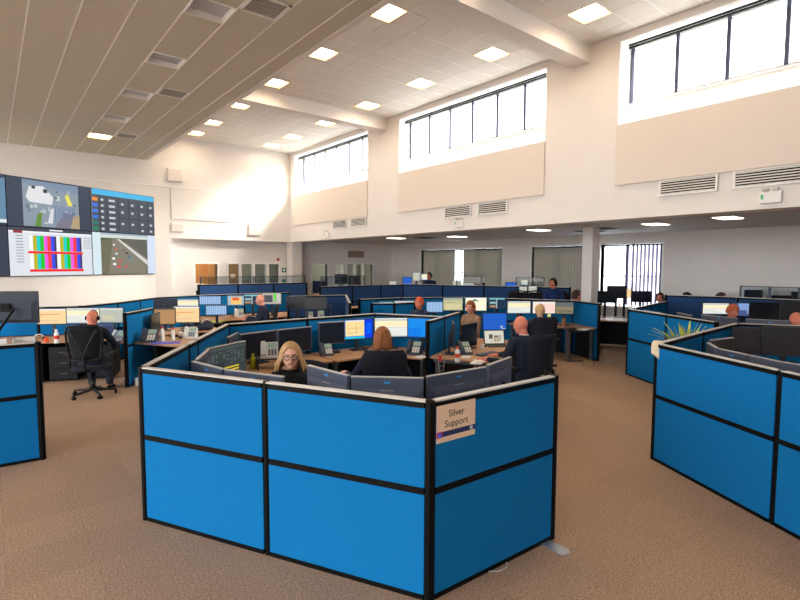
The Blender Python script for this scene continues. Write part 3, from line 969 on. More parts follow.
def phone(label, loc, face, pale=False, scale=1.0, group=None):
    t = thing('desk_phone', label, 'phone', loc, R(face + 90), group)
    t.scale = (scale,) * 3
    M = mat('phone_pale', (206, 208, 208), .45) if pale else mat('phone_dark', (64, 70, 84), .45)
    def prof():
        pts = [(-.09, 0), (.07, 0), (.07, .13), (.045, .15), (-.09, .02)]
        vs = [(x, y, z) for x in (-.085, .085) for (y, z) in pts]
        n = 5
        return MB().add(vs, [tuple(range(n)), tuple(range(2 * n - 1, n - 1, -1))] + [(i, n + i, n + (i + 1) % n, (i + 1) % n) for i in range(n)])
    prof().build('base', M, t, bevel=.004)
    def face_box(x0, x1, s0, s1, th):
        a, b = Vector((-.09, .02)), Vector((.045, .15))
        d = (b - a); nrm = Vector((-d.y, d.x)).normalized()
        P = [a + d * s0, a + d * s1]
        vs = []
        for x in (x0, x1):
            for p, off in ((P[0], -.004), (P[1], -.004), (P[1], th), (P[0], th)):
                q = p + nrm * off
                vs.append((x, q.x, q.y))
        return MB().add(vs, [(0, 1, 2, 3), (7, 6, 5, 4), (0, 4, 5, 1), (1, 5, 6, 2), (2, 6, 7, 3), (3, 7, 4, 0)])
    face_box(-.08, -.035, .05, .97, .03).build('handset', M, t, bevel=.006)
    face_box(-.015, .075, .6, .92, .003).build('display', mat('lcd', (150, 176, 160), .3), t)
    k = MB()
    for i in range(3):
        for j in range(4):
            s = face_box(-.01 + i * .03, .012 + i * .03, .1 + j * .11, .18 + j * .11, .004)
            k.add(s.v, s.f)
    k.build('keypad', PAPER if not pale else PLASTIC2, t)
    return t

def bottle(label, loc, h=.2, r=.032, M=None, capM=None, band=None):
    t = thing('bottle', label, 'bottle', loc)
    MB().lathe([(.001, 0), (r, 0), (r, h * .68), (r * .5, h * .82), (r * .45, h * .86), (.001, h * .86)]).build('body', M or CLEARW, t, smooth=False)
    MB().lathe([(.001, h * .861), (r * .55, h * .861), (r * .55, h), (.001, h)]).build('cap', capM or RED, t)
    if band:
        MB().lathe([(r * .9, h * .3), (r + .001, h * .3), (r + .001, h * .55), (r * .9, h * .55)]).build('label_band', band, t)
    return t

def keyboard(label, loc, rz):
    t = thing('keyboard', label, 'keyboard', loc, rz)
    MB().box(-.22, .22, -.07, .07, 0, .018).build('case', PLASTIC, t, bevel=.004)
    k = MB()
    for i in range(14):
        for j in range(5):
            k.box(-.205 + i * .0295, -.18 + i * .0295, -.058 + j * .0235, -.038 + j * .0235, .018, .024)
    tag(k.build('keys', PLASTIC2, t), kind='stuff')

def papers(label, loc, rz, w=.3, d=.21, M=None, cat='papers'):
    t = thing('paper_stack', label, cat, loc, rz)
    for i in range(3):
        e = MB().box(-w / 2, w / 2, -d / 2, d / 2, i * .003, i * .003 + .0028).build('sheet', M or PAPER, t)
        e.rotation_euler.z = R(random.uniform(-7, 7))
    return t

def cable(label, pts, r=.005, M=None):
    o = MB().tube(pts, r, 6).build('cable', M or BLACK, smooth=True)
    return tag(o, label, 'cable')

def pedestal(label, loc, rz, z=.62):  # added dark units standing in for the shade under a desk
    t = thing('shade_pedestal', label, 'added drawers', (loc[0], loc[1], 0), rz, 'drawer pedestals under the headset man\'s desk')
    D_ = mat('pedestal_shade', (20, 22, 28), .6)
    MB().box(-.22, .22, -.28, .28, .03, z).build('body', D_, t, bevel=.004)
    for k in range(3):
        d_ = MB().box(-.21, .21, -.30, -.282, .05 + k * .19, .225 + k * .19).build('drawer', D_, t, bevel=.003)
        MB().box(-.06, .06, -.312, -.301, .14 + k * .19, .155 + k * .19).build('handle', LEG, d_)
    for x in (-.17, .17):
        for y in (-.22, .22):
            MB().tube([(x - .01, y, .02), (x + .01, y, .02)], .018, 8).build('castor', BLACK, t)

# ---- office chair
def chair_meshes(style):
    def bk():
        rings = []
        for k in range(9):
            s = k / 8
            z = .60 + .50 * s
            hw = (.19 + .05 * math.sin(math.pi * min(1, s * 1.15) * .55)) * (1 if s < .85 else 1 - (s - .85) * 1.2)
            yb = -.24 - .05 * s + .03 * math.sin(s * math.pi)
            ring = []
            for (u, v) in [(-1, 0), (-.9, -.5), (-.4, -.9), (0, -1), (.4, -.9), (.9, -.5), (1, 0), (.9, .5), (.4, .4), (0, .35), (-.4, .4), (-.9, .5)]:
                bow = .05 * (u * u)
                ring.append(Vector((u * hw, yb + v * .028 + bow, z)))
            rings.append(ring)
        return MB().loft(rings).mesh('backrest', CHAIRM if style == 'mesh' else CHAIRF, True)
    def st():
        m_ = MB()
        P = []
        for k in range(24):
            a = 2 * math.pi * k / 24
            c, s = math.cos(a), math.sin(a)
            P.append((.25 * math.copysign(abs(c) ** .6, c), .01 + .24 * math.copysign(abs(s) ** .6, s)))
        m_.prism(P, .41, .49)
        return m_.mesh('seat', CHAIRF)
    return cached(('ch', style), lambda: (bk(), st()))

def chair(label, loc, face, style='plain', group=None, arms=True, size=1.04):
    t = thing('office_chair', label, 'chair', (loc[0], loc[1], 0), R(face - 90), group)
    t.scale = (size,) * 3
    bk, st = chair_meshes(style)
    o = link('seat', st, t)
    if not o.modifiers:
        bv = o.modifiers.new('bevel', 'BEVEL'); bv.width = .02; bv.segments = 2
    b = link('backrest', bk, t)
    if style == 'mesh':
        fr = cached('chframe', lambda: MB().tube([(-.20, -.25, .62), (-.235, -.26, .85), (-.235, -.29, 1.02), (-.20, -.315, 1.11), (0, -.335, 1.13), (.20, -.315, 1.11), (.235, -.29, 1.02), (.235, -.26, .85), (.20, -.25, .62), (0, -.28, .585), (-.19, -.25, .61)], .016, 8).mesh('back_frame', CHAIRP, True))
        link('back_frame', fr, b)
        sp = cached('chspine', lambda: MB().tube([(0, -.29, .5), (0, -.32, .66), (-.07, -.325, .84), (-.17, -.31, 1.04)], .014, 8).tube([(0, -.32, .66), (.07, -.325, .84), (.17, -.31, 1.04)], .014, 8).mesh('spine', CHAIRP, True))
        link('spine', sp, b)
    br = cached('chbr', lambda: MB().tube([(0, -.1, .42), (0, -.27, .43), (0, -.30, .52), (0, -.275, .66)], .02, 8).mesh('back_bracket', CHAIRP, True))
    link('back_bracket', br, t)
    if arms:
        for s in (-1, 1):
            am = cached(('charm', s), lambda s=s: MB().tube([(s * .22, .0, .43), (s * .30, .0, .45), (s * .30, -.02, .645)], .017, 8).mesh('arm_post', CHAIRP, True))
            link('arm_post', am, t)
            ap = cached(('chpad', s), lambda s=s: MB().box(s * .30 - .035, s * .30 + .035, -.13, .11, .647, .672).mesh('arm_pad', CHAIRP))
            link('arm_pad', ap, t)
    link('gas_stem', cached('chst', lambda: MB().lathe([(.03, .10), (.03, .26), (.018, .26), (.018, .41), (.001, .41)], seg=12).mesh('gas_stem', CHAIRP, True)), t)
    lg = cached('chleg', lambda: MB().tube([(0, 0, .11), (.30, 0, .075)], [.026, .016], 8).mesh('base_leg', CHAIRP, True))
    cs = cached('chcast', lambda: MB().box(.285, .315, -.012, .012, .03, .07).tube([(.30, -.02, .03), (.30, .02, .03)], .024, 10).mesh('castor', BLACK))
    for k in range(5):
        l = link('base_leg', lg, t, rz=2 * math.pi * k / 5 + .3)
        link('castor', cs, l)
    return t

# ================================================================== PEOPLE (seated)
SKIN = {'fair': mat('skin_fair', (234, 180, 154), .55, noise=.03, scale=30), 'ruddy': mat('skin_ruddy', (214, 128, 102), .55, noise=.04, scale=30), 'pink': mat('skin_pink', (226, 156, 136), .55, noise=.03, scale=30)}
def ellring(cx, cy, z, a, b, seg=18):
    return [Vector((cx + a * math.cos(2 * math.pi * k / seg), cy + b * math.sin(2 * math.pi * k / seg), z)) for k in range(seg)]

def person(label, loc, face, top=(34, 38, 50), skin='fair', hair=None, hair_rgb=(120, 84, 56), yaw=0, pitch=0, roll=0, hands=None, lean=.05,
           voxel=.011, glasses=False, headset=False, dz=0.0, standing=False, group=None, slim=1.0, collar=None, trousers=(30, 32, 42), lanyard=None, size=1.04, flare=.012):
    t = thing('person', label, 'person', (loc[0], loc[1], dz), R(face - 90), group)
    S = SKIN[skin]
    t.scale = (size,) * 3
    ly = lambda z: lean * (z - .5)
    zo = .38 if standing else 0.0           # hips stand higher
    V = lambda x, y, z: Vector((x, y, z + zo))
    sh = .185 * slim
    shz = 1.005
    torso = [(.47, .15, .12), (.52, .17, .125), (.62, .155, .112), (.74, .145, .104), (.86, .158, .114), (.95, .172, .112), (1.00, .165, .10), (1.04, .115, .078), (1.07, .065, .06), (1.085, .05, .052)]
    def torso_rings(g):
        return [[v + Vector((0, 0, zo)) for v in ellring(0, ly(z), z, (a * slim + g), b * slim ** .5 + g)] for z, a, b in torso]
    hands = hands or ((-.20, .36, .76), (.20, .36, .76))
    # arms by two-bone reach
    joints = []
    for s, hnd in ((-1, hands[0]), (1, hands[1])):
        S0 = V(s * sh, ly(shz), shz)
        W = Vector(hnd)
        d = W - S0
        L1, L2 = .29, .26
        dist = min(d.length, L1 + L2 - .01)
        W = S0 + d.normalized() * dist
        a_ = (L1 * L1 - L2 * L2 + dist * dist) / (2 * dist)
        hgt = math.sqrt(max(0, L1 * L1 - a_ * a_))
        dn = d.normalized()
        pole = Vector((s * .55, -.25, -1))
        pole = (pole - dn * pole.dot(dn)).normalized()
        E_ = S0 + dn * a_ + pole * hgt
        joints.append((s, S0, E_, W))
    legs = []
    for s in (-1, 1):
        if standing:
            legs.append((s, V(s * .09, 0, .52), Vector((s * .10, .02, .48)), Vector((s * .10, -.01, .09))))
        else:
            legs.append((s, V(s * .09, .02, .545), Vector((s * .13, .42, .53)), Vector((s * .13, .40, .09))))
    # head frame
    hb = V(0, ly(1.08) + .012, 1.125)
    HM = Matrix.Translation(hb) @ Matrix.Rotation(R(yaw), 4, 'Z') @ Matrix.Rotation(R(pitch), 4, 'X') @ Matrix.Rotation(R(roll), 4, 'Y')
    hc = Vector((0, .022, .095))
    def hshape(v, d):
        v = v.copy()
        if d.z < 0:                                   # jaw narrows and comes forward
            k = -d.z
            v.x *= 1 - .34 * k * k
            v.y = v.y * (1 - .22 * k) + .026 * k
            v.z *= 1.06
        else:
            v.y -= .010 * d.z
        if d.y > .55:
            v.y *= .955                               # flatter face
        f = max(0, d.y)
        if d.y > .6 and abs(d.x) < .62 and .02 < d.z < .26 and abs(d.x) > .16:
            v.y -= .009                               # eye sockets
        if d.y > .6 and .27 < d.z < .42:
            v.y += .005                               # brow
        return v
    bd = MB()
    bd.loft(torso_rings(0))
    bd.tube([V(0, ly(1.04), 1.03), V(0, ly(1.08) + .008, 1.10), HM @ Vector((0, .008, .03))], [.06, .052, .052], 14)
    bd.ell(hc, (.076, .098, .118), HM, 28, 20, hshape)
    fy = .022 + .093
    bd.tube([HM @ Vector((0, fy - .004, .112)), HM @ Vector((0, fy + .008, .088)), HM @ Vector((0, fy + .014, .073))], [.008, .010, .013], 8)      # nose
    bd.tube([HM @ Vector((-.018, fy - .010, .044)), HM @ Vector((0, fy - .003, .045)), HM @ Vector((.018, fy - .010, .044))], .0075, 8)     # mouth
    bd.ell((0, fy - .018, .008), (.022, .016, .016), HM, 10, 6)                                                                                # chin
    for s in (-1, 1):
        bd.ell((s * .079, .012, .088), (.010, .020, .032), HM, 10, 8)                                                                         # ears
    for s, S0, E_, W in joints:
        bd.tube([S0, S0.lerp(E_, .5), E_, E_.lerp(W, .35), W], [.048, .043, .036, .036, .025], 12)
        f = (W - E_).normalized()
        side = f.cross(Vector((0, 0, 1)))
        side = side.normalized() if side.length > .1 else Vector((1, 0, 0))
        upn = side.cross(f).normalized()
        f2 = Vector((f.x, f.y, f.z * .35)).normalized()
        P0 = W + f2 * .045
        bd.tube([W, P0 - side * .012, W + f2 * .088 - side * .008], [.023, .027, .022], 10)
        bd.tube([W, P0 + side * .014, W + f2 * .085 + side * .012], [.023, .026, .021], 10)
        for i, ln in enumerate((.062, .072, .068, .052)):
            o_ = side * (-.030 + i * .020)
            k0 = W + f2 * .088 + o_
            bd.tube([k0 - f2 * .02, k0 + f2 * ln * .5 + upn * .004, k0 + f2 * ln * .85 - upn * .012, k0 + f2 * ln - upn * .026], [.0105, .0095, .009, .0078], 8)
        tb = W + f2 * .03 - side * .028 * (-s) * -1
        th = side * (.03 if s < 0 else -.03)
        tb = W + f2 * .025 + th
        bd.tube([tb, tb + f2 * .028 + th * .55, tb + f2 * .055 + th * .75 - upn * .008], [.0125, .011, .009], 8)
    for s, H_, K_, A_ in legs:
        bd.tube([H_, H_.lerp(K_, .5), K_, K_.lerp(A_, .3), A_], [.078, .070, .052, .050, .034], 12)
        bd.tube([A_ + Vector((0, -.03, -.045)), A_ + Vector((s * .01, .06, -.055)), A_ + Vector((s * .015, .14, -.06))], [.032, .034, .026], 10)
    b_ = bd.build('body', S, t, smooth=True)
    rm = b_.modifiers.new('skin', 'REMESH'); rm.mode = 'VOXEL'; rm.voxel_size = voxel; rm.use_smooth_shade = True
    sm = b_.modifiers.new('soft', 'SMOOTH'); sm.factor = .5; sm.iterations = 2
    # clothing
    TM = mat('cloth_%d_%d_%d' % top, top, .9, noise=.08, scale=90, bump=.12)
    tp = MB().loft(torso_rings(.016)[:8] + [[v + Vector((0, 0, zo)) for v in ellring(0, ly(1.075), 1.075, .074, .070)], [v + Vector((0, 0, zo)) for v in ellring(0, ly(1.09), 1.092, .066, .064)]])
    for s, S0, E_, W in joints:
        tp.tube([S0 - Vector((s * .05, 0, .0)), S0, S0.lerp(E_, .5), E_, E_.lerp(W, .4), E_.lerp(W, .93)], [.075, .066, .058, .050, .047, .036], 12)
    p_ = tp.build('top', TM, t, smooth=True)
    rm = p_.modifiers.new('cloth', 'REMESH'); rm.mode = 'VOXEL'; rm.voxel_size = max(.012, voxel); rm.use_smooth_shade = True
    sm = p_.modifiers.new('soft', 'SMOOTH'); sm.factor = .5; sm.iterations = 4
    TR = mat('cloth_%d_%d_%d' % trousers, trousers, .9, noise=.08, scale=90, bump=.12)
    tr = MB().loft([[v + Vector((0, 0, zo)) for v in ellring(0, 0, z, a, b)] for z, a, b in ((.455, .15, .125), (.50, .18, .14), (.57, .172, .13))])
    for s, H_, K_, A_ in legs:
        tr.tube([H_, H_.lerp(K_, .5), K_, K_.lerp(A_, .35), A_ + Vector((0, 0, .03))], [.094, .085, .07, .066, .056], 12)
    p_ = tr.build('trousers', TR, t, smooth=True)
    rm = p_.modifiers.new('cloth', 'REMESH'); rm.mode = 'VOXEL'; rm.voxel_size = .016; rm.use_smooth_shade = True
    for s, H_, K_, A_ in legs:
        MB().tube([A_ + Vector((0, -.04, -.05)), A_ + Vector((s * .01, .06, -.052)), A_ + Vector((s * .015, .15, -.06))], [.04, .042, .03], 10).build('shoe', BLACK, t, smooth=True)
    if collar:
        MB().tube([V(.055 * math.cos(a), ly(1.08) + .006 + .058 * math.sin(a), 1.088) for a in [2 * math.pi * k / 12 for k in range(13)]], .009, 8).build('collar', mat('collar_%d_%d_%d' % collar, collar, .8), t, smooth=True)
    # eyes
    for s in (-1, 1):
        MB().ell((s * .031, fy - .0155, .102), (.0115, .0115, .0085), HM, 12, 8).build('eye', mat('eye_white', (226, 220, 214), .3), t, smooth=True)
        MB().ell((s * .031, fy - .0065, .103), (.0056, .0045, .0056), HM, 10, 6).build('iris', mat('iris', (56, 44, 36), .3), t, smooth=True)
        if hair != 'none':
            MB().tube([HM @ Vector((s * .016, fy - .001, .124)), HM @ Vector((s * .032, fy - .003, .129)), HM @ Vector((s * .048, fy - .014, .123))], .0035, 6).build('eyebrow', mat('brow', (104, 76, 56), .9), t)
    MB().tube([HM @ Vector((-.020, fy - .005, .044)), HM @ Vector((0, fy + .0055, .0455)), HM @ Vector((.020, fy - .005, .044))], .0045, 6).build('lips', mat('lips', (186, 96, 92), .5), t, smooth=True)
    # hair
    if hair == 'bob':
        # centre-parted strands falling over both sides, the face left clear
        HMAT = mat('hair_%d_%d_%d' % hair_rgb, hair_rgb, .6, noise=.3, scale=70)
        hm = MB()
        rnd = random.Random(3)
        low0 = -.035 if flare > .02 else -.02
        for sd in (-1, 1):
            for k in range(17):
                f_ = k / 16
                yp = .088 - .19 * f_
                e_ = math.sqrt(max(.06, 1 - ((yp - .012) / .115) ** 2))
                ax, az_ = .080 * e_ + .004, .125 * (.35 + .65 * e_)
                pts, rad = [], []
                sweep = .045 * max(0.0, 1 - f_ * 2.2)
                for j in range(6):
                    ph = (j / 5) * math.pi / 2
                    pts.append(HM @ Vector((sd * (.004 + ax * math.sin(ph)), yp - sweep * .6 * (j / 5), .092 + az_ * math.cos(ph))))
                    rad.append(.0125)
                lw = low0 + rnd.uniform(-.015, .015)
                for j in range(1, 7):
                    q = j / 6
                    wv = .007 * math.sin(8 * q + 1.7 * k) * q * (flare > .02)
                    pts.append(HM @ Vector((sd * (.004 + ax + (flare * q * (1 - .35 * max(0, q - .7) / .3)) * (.5 + .5 * e_) + wv), yp - sweep * (.6 + .4 * q) + wv - .012 * q * (f_ > .8), .092 + (lw - .092) * q)))
                    rad.append(.0135 - .006 * q * q)
                hm.tube(pts, rad, 7)
        for k in range(22):                       # the back of the head
            az = math.pi + math.pi * (k + .5) / 22
            pts, rad = [], []
            lw = low0 + rnd.uniform(-.012, .012)
            for j in range(10):
                z = .214 - (.214 - lw) * (j / 9) ** 1.4
                q = max(0.0, min(1.0, (z - .095) / .122))
                rr = max(.12, math.sqrt(max(0.0, 1 - q * q))) if z > .095 else 1.0
                fl = flare * .6 * (j / 9) ** 2
                pts.append(HM @ Vector(((.082 * rr + fl) * math.cos(az), .008 + (.102 * rr + fl * .5) * math.sin(az), z)))
                rad.append(.0145)
            rad[-1] = .008
            hm.tube(pts, rad, 7)
        hm.build('hair', HMAT, t, smooth=True)
    elif hair in ('short', 'crop'):
        HMAT = mat('hair_%d_%d_%d' % hair_rgb, hair_rgb, .6, noise=.22, scale=55)
        hm = MB()
        rnd = random.Random(len(label))
        n = 46 if hair == 'bob' else 40
        cap = MB()
        for k in range(n):
            az = 2 * math.pi * k / n + math.pi / 2       # pi/2 = face side
            fr_ = math.sin(az)
            if hair == 'bob':
                low = -.055 + rnd.uniform(-.012, .012)
                if fr_ > .72: low = .155
                elif fr_ > .45: low = -.03
            elif hair == 'short':
                low = .02 if fr_ < .2 else (.09 if fr_ < .6 else .165)
            else:
                low = .05 if fr_ < .1 else (.11 if fr_ < .6 else .172)
            pts, rad = [], []
            top_z = .213
            steps = 9
            for j in range(steps + 1):
                z = top_z - (top_z - low) * (j / steps) ** 1.4
                q = max(0.0, min(1.0, (z - .095) / .118))
                rr = math.sqrt(max(0.0, 1 - q * q)) if z > .095 else 1.0
                rr = max(rr, .12)
                fl_ = 1 - (z - low) / (top_z - low)
                flare_ = (flare * fl_ + .010 * math.sin(9 * fl_ + 5 * az) * fl_ * (flare > .02)) if hair == 'bob' else 0
                wob = rnd.uniform(-.003, .003)
                pts.append(HM @ Vector(((.080 * rr + flare_ + wob) * math.cos(az), .010 + (.101 * rr + flare_ + wob) * math.sin(az), z)))
                rad.append(.0155 if hair == 'bob' else .0125)
            rad[-1] = .008
            hm.tube(pts, rad, 7)
        h_ = hm.build('hair', HMAT, t, smooth=True)
    elif hair == 'fringe':
        HMAT = mat('hair_%d_%d_%d' % hair_rgb, hair_rgb, .7, noise=.2, scale=60)
        hm = MB()
        for k in range(26):
            az = math.pi + math.pi * k / 25
            hm.tube([HM @ Vector((.080 * math.cos(az), .012 + .100 * math.sin(az), .125)), HM @ Vector((.081 * math.cos(az), .012 + .099 * math.sin(az), .08)), HM @ Vector((.070 * math.cos(az), .012 + .088 * math.sin(az), .04))], .0065, 6)
        hm.build('hair', HMAT, t, smooth=True)
    if glasses:
        G = mat('glasses_frame', (60, 28, 28), .35)
        g = MB()
        for s in (-1, 1):
            ring = [HM @ Vector((s * .033 + .025 * math.cos(a), fy + .006, .100 + .019 * math.sin(a))) for a in [2 * math.pi * k / 16 for k in range(17)]]
            g.tube(ring, .0032, 6)
            g.tube([HM @ Vector((s * .058, fy + .004, .106)), HM @ Vector((s * .082, .02, .104))], .0028, 6)
        g.tube([HM @ Vector((-.008, fy + .008, .104)), HM @ Vector((.008, fy + .008, .104))], .003, 6)
        g.build('glasses', G, t, smooth=True)
    if headset:
        hs = MB().tube([HM @ Vector((.088 * math.cos(a), .012, .10 + .118 * math.sin(a))) for a in [math.pi * k / 12 for k in range(13)]], .006, 8)
        h_ = hs.build('headset', BLACK, t, smooth=True)
        for s in (-1, 1):
            MB().ell((s * .092, .012, .09), (.016, .032, .034), HM, 12, 8).build('ear_cushion', BLACK, h_, smooth=True)
        MB().tube([HM @ Vector((-.095, .02, .075)), HM @ Vector((-.088, .08, .04)), HM @ Vector((-.05, .125, .03))], .003, 6).build('microphone', BLACK, h_)
    if lanyard:
        MB().tube([V(-.06, ly(1.0) + .09, 1.03), V(-.02, ly(.9) + .135, .9), V(0, ly(.8) + .13, .8), V(.02, ly(.9) + .135, .9), V(.06, ly(1.0) + .09, 1.03)], .006, 6).build('lanyard', mat('lanyard', lanyard, .7), t)
    return t

# ================================================================== NEAREST POD ("Silver Support")
A_, P_, B_, C_ = (.927, 4.437), (1.493, 3.337), (2.06, 2.237), (3.275, 2.18)
A1, A2, A3 = (1.56, 5.42), (1.73, 5.68), (2.54, 6.94)
K1, K2, Q_ = (3.78, 6.93), (5.08, 6.92), (5.64, 5.83)
D1, D2 = (5.0, 5.50), (6.40, 6.22)
pod1 = partition('blue fabric partition around the nearest desks, with the paper sign', [[C_, B_, P_, A_, A1, A2, A3, K1, K2, Q_], [D1, Q_, D2]])
# stabilising foot at the free end
f = MB().prism([(-.145, -.012), (-.155, -.18), (-.135, -.21), (-.075, -.22), (-.05, -.19), (-.045, -.012)], .0005, .009).build('foot_plate', SILVER, pod1)
tag(f, 'silver foot plate')
# paper sign on the end panel
bc = Vector((C_[0] - B_[0], C_[1] - B_[1])); bc_a = math.atan2(bc.y, bc.x); bd_ = bc.normalized(); bn = Vector((bd_.y, -bd_.x))
sp = Vector(B_) + bd_ * .19 + bn * .030
sg = thing('paper_sign', 'laminated paper sign reading Silver Support on the nearest partition', 'sign', (sp.x, sp.y, 1.0), bc_a)
MB().box(-.165, .165, -.0015, 0, 0, .235).build('sheet', mat('sign_paper', (236, 206, 178), .35), sg)
MB().box(-.165, .165, -.0022, -.0015, .035, .068).build('colour_band', mat('sign_navy', (36, 50, 96), .4), sg)
MB().box(-.165, -.115, -.0030, -.0022, .032, .071).build('emblem_field', mat('sign_red', (206, 52, 84), .4), sg)
MB().tube([(-.140, -.0030, .051), (-.140, -.0036, .051)], .016, 12).build('emblem_disc', mat('sign_blue', (70, 90, 220), .4), sg)
MB().box(.118, .142, -.0030, -.0022, .040, .064).build('badge', mat('sign_badge', (190, 200, 206), .4), sg)
def text(parent, body, size, loc, M, align='CENTER', rot=(90, 0, 0), name='lettering'):
    cu = bpy.data.curves.new(name, 'FONT')
    cu.body = body; cu.size = size; cu.align_x = align; cu.extrude = .0004
    cu.materials.append(M)
    tmp = bpy.data.objects.new(name, cu); col.objects.link(tmp)
    bpy.context.view_layer.update()
    me = bpy.data.meshes.new_from_object(tmp.evaluated_get(bpy.context.evaluated_depsgraph_get()))
    bpy.data.objects.remove(tmp)
    me.materials.clear(); me.materials.append(M)
    o = bpy.data.objects.new(name, me); col.objects.link(o)
    o.parent = parent; o.location = loc; o.rotation_euler = [R(v) for v in rot]
    return o
INK = mat('ink', (34, 34, 38), .6)
text(sg, 'Silver', .062, (0, -.0026, .155), INK)
text(sg, 'Support', .062, (0, -.0026, .092), INK)
wl = MB().tube([(2.56, 2.20, .004), (2.62, 2.145, .004), (2.71, 2.14, .004), (2.745, 2.17, .004), (2.74, 2.20, .004)], .0035, 6).build('cable', CLEARW, smooth=True)
tag(wl, 'white cable loop poking out under the nearest partition', 'cable')

desk('120 degree beech desk of the woman with glasses', A_, 57.26, 1.42, -62.74, 1.20)
desk('beech desk behind the paper sign panel, no one seated', B_, 117.26, 1.24, -2.7, 1.20)
desk('beech desk at the back left corner of the nearest pod', A3, 237.3, 1.48, -.5, 1.22)
desk('beech desk of the brown-haired woman seen from behind', K2, 179.5, 1.28, -62.8, 1.2, depth=.85)
table('beech desk of the bald man in the dark jacket', (5.03, 5.50), (7.0, 6.45), .92)

ring = 'monitors ringed around the nearest pod'
monitor('monitor with dark table and yellow rows beside the yellow bottle', (2.030, 5.545, 1.020), 298.2, w=0.60, h=0.36, kind='darktable', rim=True, group=ring)
monitor('monitor nearly edge-on at the left end of the nearest pod', (1.610, 5.125, 1.020), 151.4, w=0.56, h=0.36, rim=True, group=ring)
monitor('grey monitor back with sticker, leftmost behind the nearest partition', (1.490, 4.535, 1.020), 10.7, w=0.53, h=0.36, rim=True, sticker=1, group=ring)
monitor('grey monitor back just left of the woman with glasses', (1.675, 3.965, 1.020), 25.3, w=0.62, h=0.36, rim=True, sticker=1, group=ring)
monitor('grey monitor back right beside the shoulder of the woman with glasses', (2.215, 3.685, 1.020), 4.8, w=0.58, h=0.36, rim=True, sticker=1, group=ring)
monitor('grey monitor back in front of the brown-haired woman, left of the sign', (2.445, 3.165, 1.020), 46.4, w=0.58, h=0.36, rim=True, sticker=1, group=ring)
monitor('grey monitor back directly above the paper sign', (3.035, 2.970, 1.020), 86.7, w=0.66, h=0.36, rim=True, sticker=1, group=ring)
monitor('dark monitor back at the right end of the nearest pod', (3.675, 3.055, 1.020), 105.5, w=0.50, h=0.36, rim=True, group=ring)

monitor('dark monitor edge-on in the back left corner of the nearest pod', (2.465, 6.575, 0.980), 144.9, w=0.50, h=0.36, rim=True, group=ring)
monitor('switched-off monitor left of the pale desk phone, against the back panel', (2.86, 6.60, .98), 283, w=.60, h=.36, rim=True, group=ring)
monitor('switched-off monitor above the head of the woman with glasses', (3.46, 6.70, .98), 276, w=.58, h=.36, rim=True, group=ring)
monitor('switched-off monitor left of the screen with a blue desktop', (4.070, 6.670, 1.040), 262, w=.44, h=.34, rim=True, group=ring)
monitor('lit monitor with cream window on blue desktop, left of the brown-haired woman', (4.530, 6.620, 1.070), 258, kind='window', w=.52, h=.33, group=ring)
monitor('lit monitor with cream page in front of the brown-haired woman', (5.030, 6.410, 1.080), 237, kind='cream', w=.56, h=.33, group=ring)
monitor('lit monitor filled with bright blue, right of the brown-haired woman', (5.310, 5.990, 1.090), 219, kind='blue', w=.46, h=.33, group=ring)

t = thing('monitor_riser', 'dark shelf riser under the pale phone left of the woman with glasses', 'riser', (2.83, 6.22, .73), R(-20))
MB().box(-.16, .16, -.11, .11, .125, .14).build('shelf', PLASTIC, t)
for x in (-.15, .15):
    MB().box(x - .008, x + .008, -.11, .11, 0, .1245).build('side', PLASTIC, t)
phone('pale desk phone left of the woman with glasses', (2.83, 6.22, .87), 245, pale=True, scale=1.3)
phone('dark desk phone on the left of the brown-haired woman', (3.900, 6.570, 0.730), 250, scale=1.15)
phone('grey desk phone on the right of the brown-haired woman', (5.010, 5.810, 0.730), 215, pale=False, scale=1.3)
bottle('small yellow-green spray bottle on the desk beside the dark table screen', (2.650, 6.330, 0.730), .19, .036, YELLOW, YELLOW)
t = thing('computer_mouse', 'grey computer mouse beside the dark desk phone', 'mouse', (4.180, 6.680, 0.730), R(40))
MB().ell((0, 0, .012), (.03, .05, .02)).build('shell', PLASTIC2, t, smooth=True)
MB().box(-.003, .003, .01, .035, .028, .034).build('wheel', BLACK, t)
cable('black cable coiled behind the brown-haired woman\'s left hand', [(4.430, 6.650, 0.740), (4.610, 6.700, 0.780), (4.660, 6.590, 0.740), (4.810, 6.700, 0.760), (4.470, 6.380, 0.740)], .006)
keyboard('black keyboard in front of the brown-haired woman', (4.340, 5.720, 0.730), R(-33))
papers('white papers right of the brown-haired woman', (4.920, 5.550, 0.730), R(20), .22, .15)

chair('dark fabric chair of the brown-haired woman', (3.460, 4.560), 57, 'plain', size=1.06)
person('brown-haired woman seen from behind at the nearest pod', (3.430, 4.520), 57, size=1.03, top=(40, 46, 68), skin='fair', hair='bob', hair_rgb=(150, 92, 52), hands=((-.40, .34, .77), (.30, .42, .77)), lean=.10, voxel=.008, slim=.92, pitch=-8)
person('woman with glasses and fair shoulder-length hair looking up', (2.170, 4.300), 205, size=1.02, flare=.07, top=(22, 22, 26), skin='fair', hair='bob', hair_rgb=(190, 148, 102), yaw=38, pitch=-4, glasses=True, voxel=.006, slim=.92, lean=-.02, dz=.0)
chair('dark chair of the woman with glasses', (2.170, 4.300), 205, 'plain', arms=False)

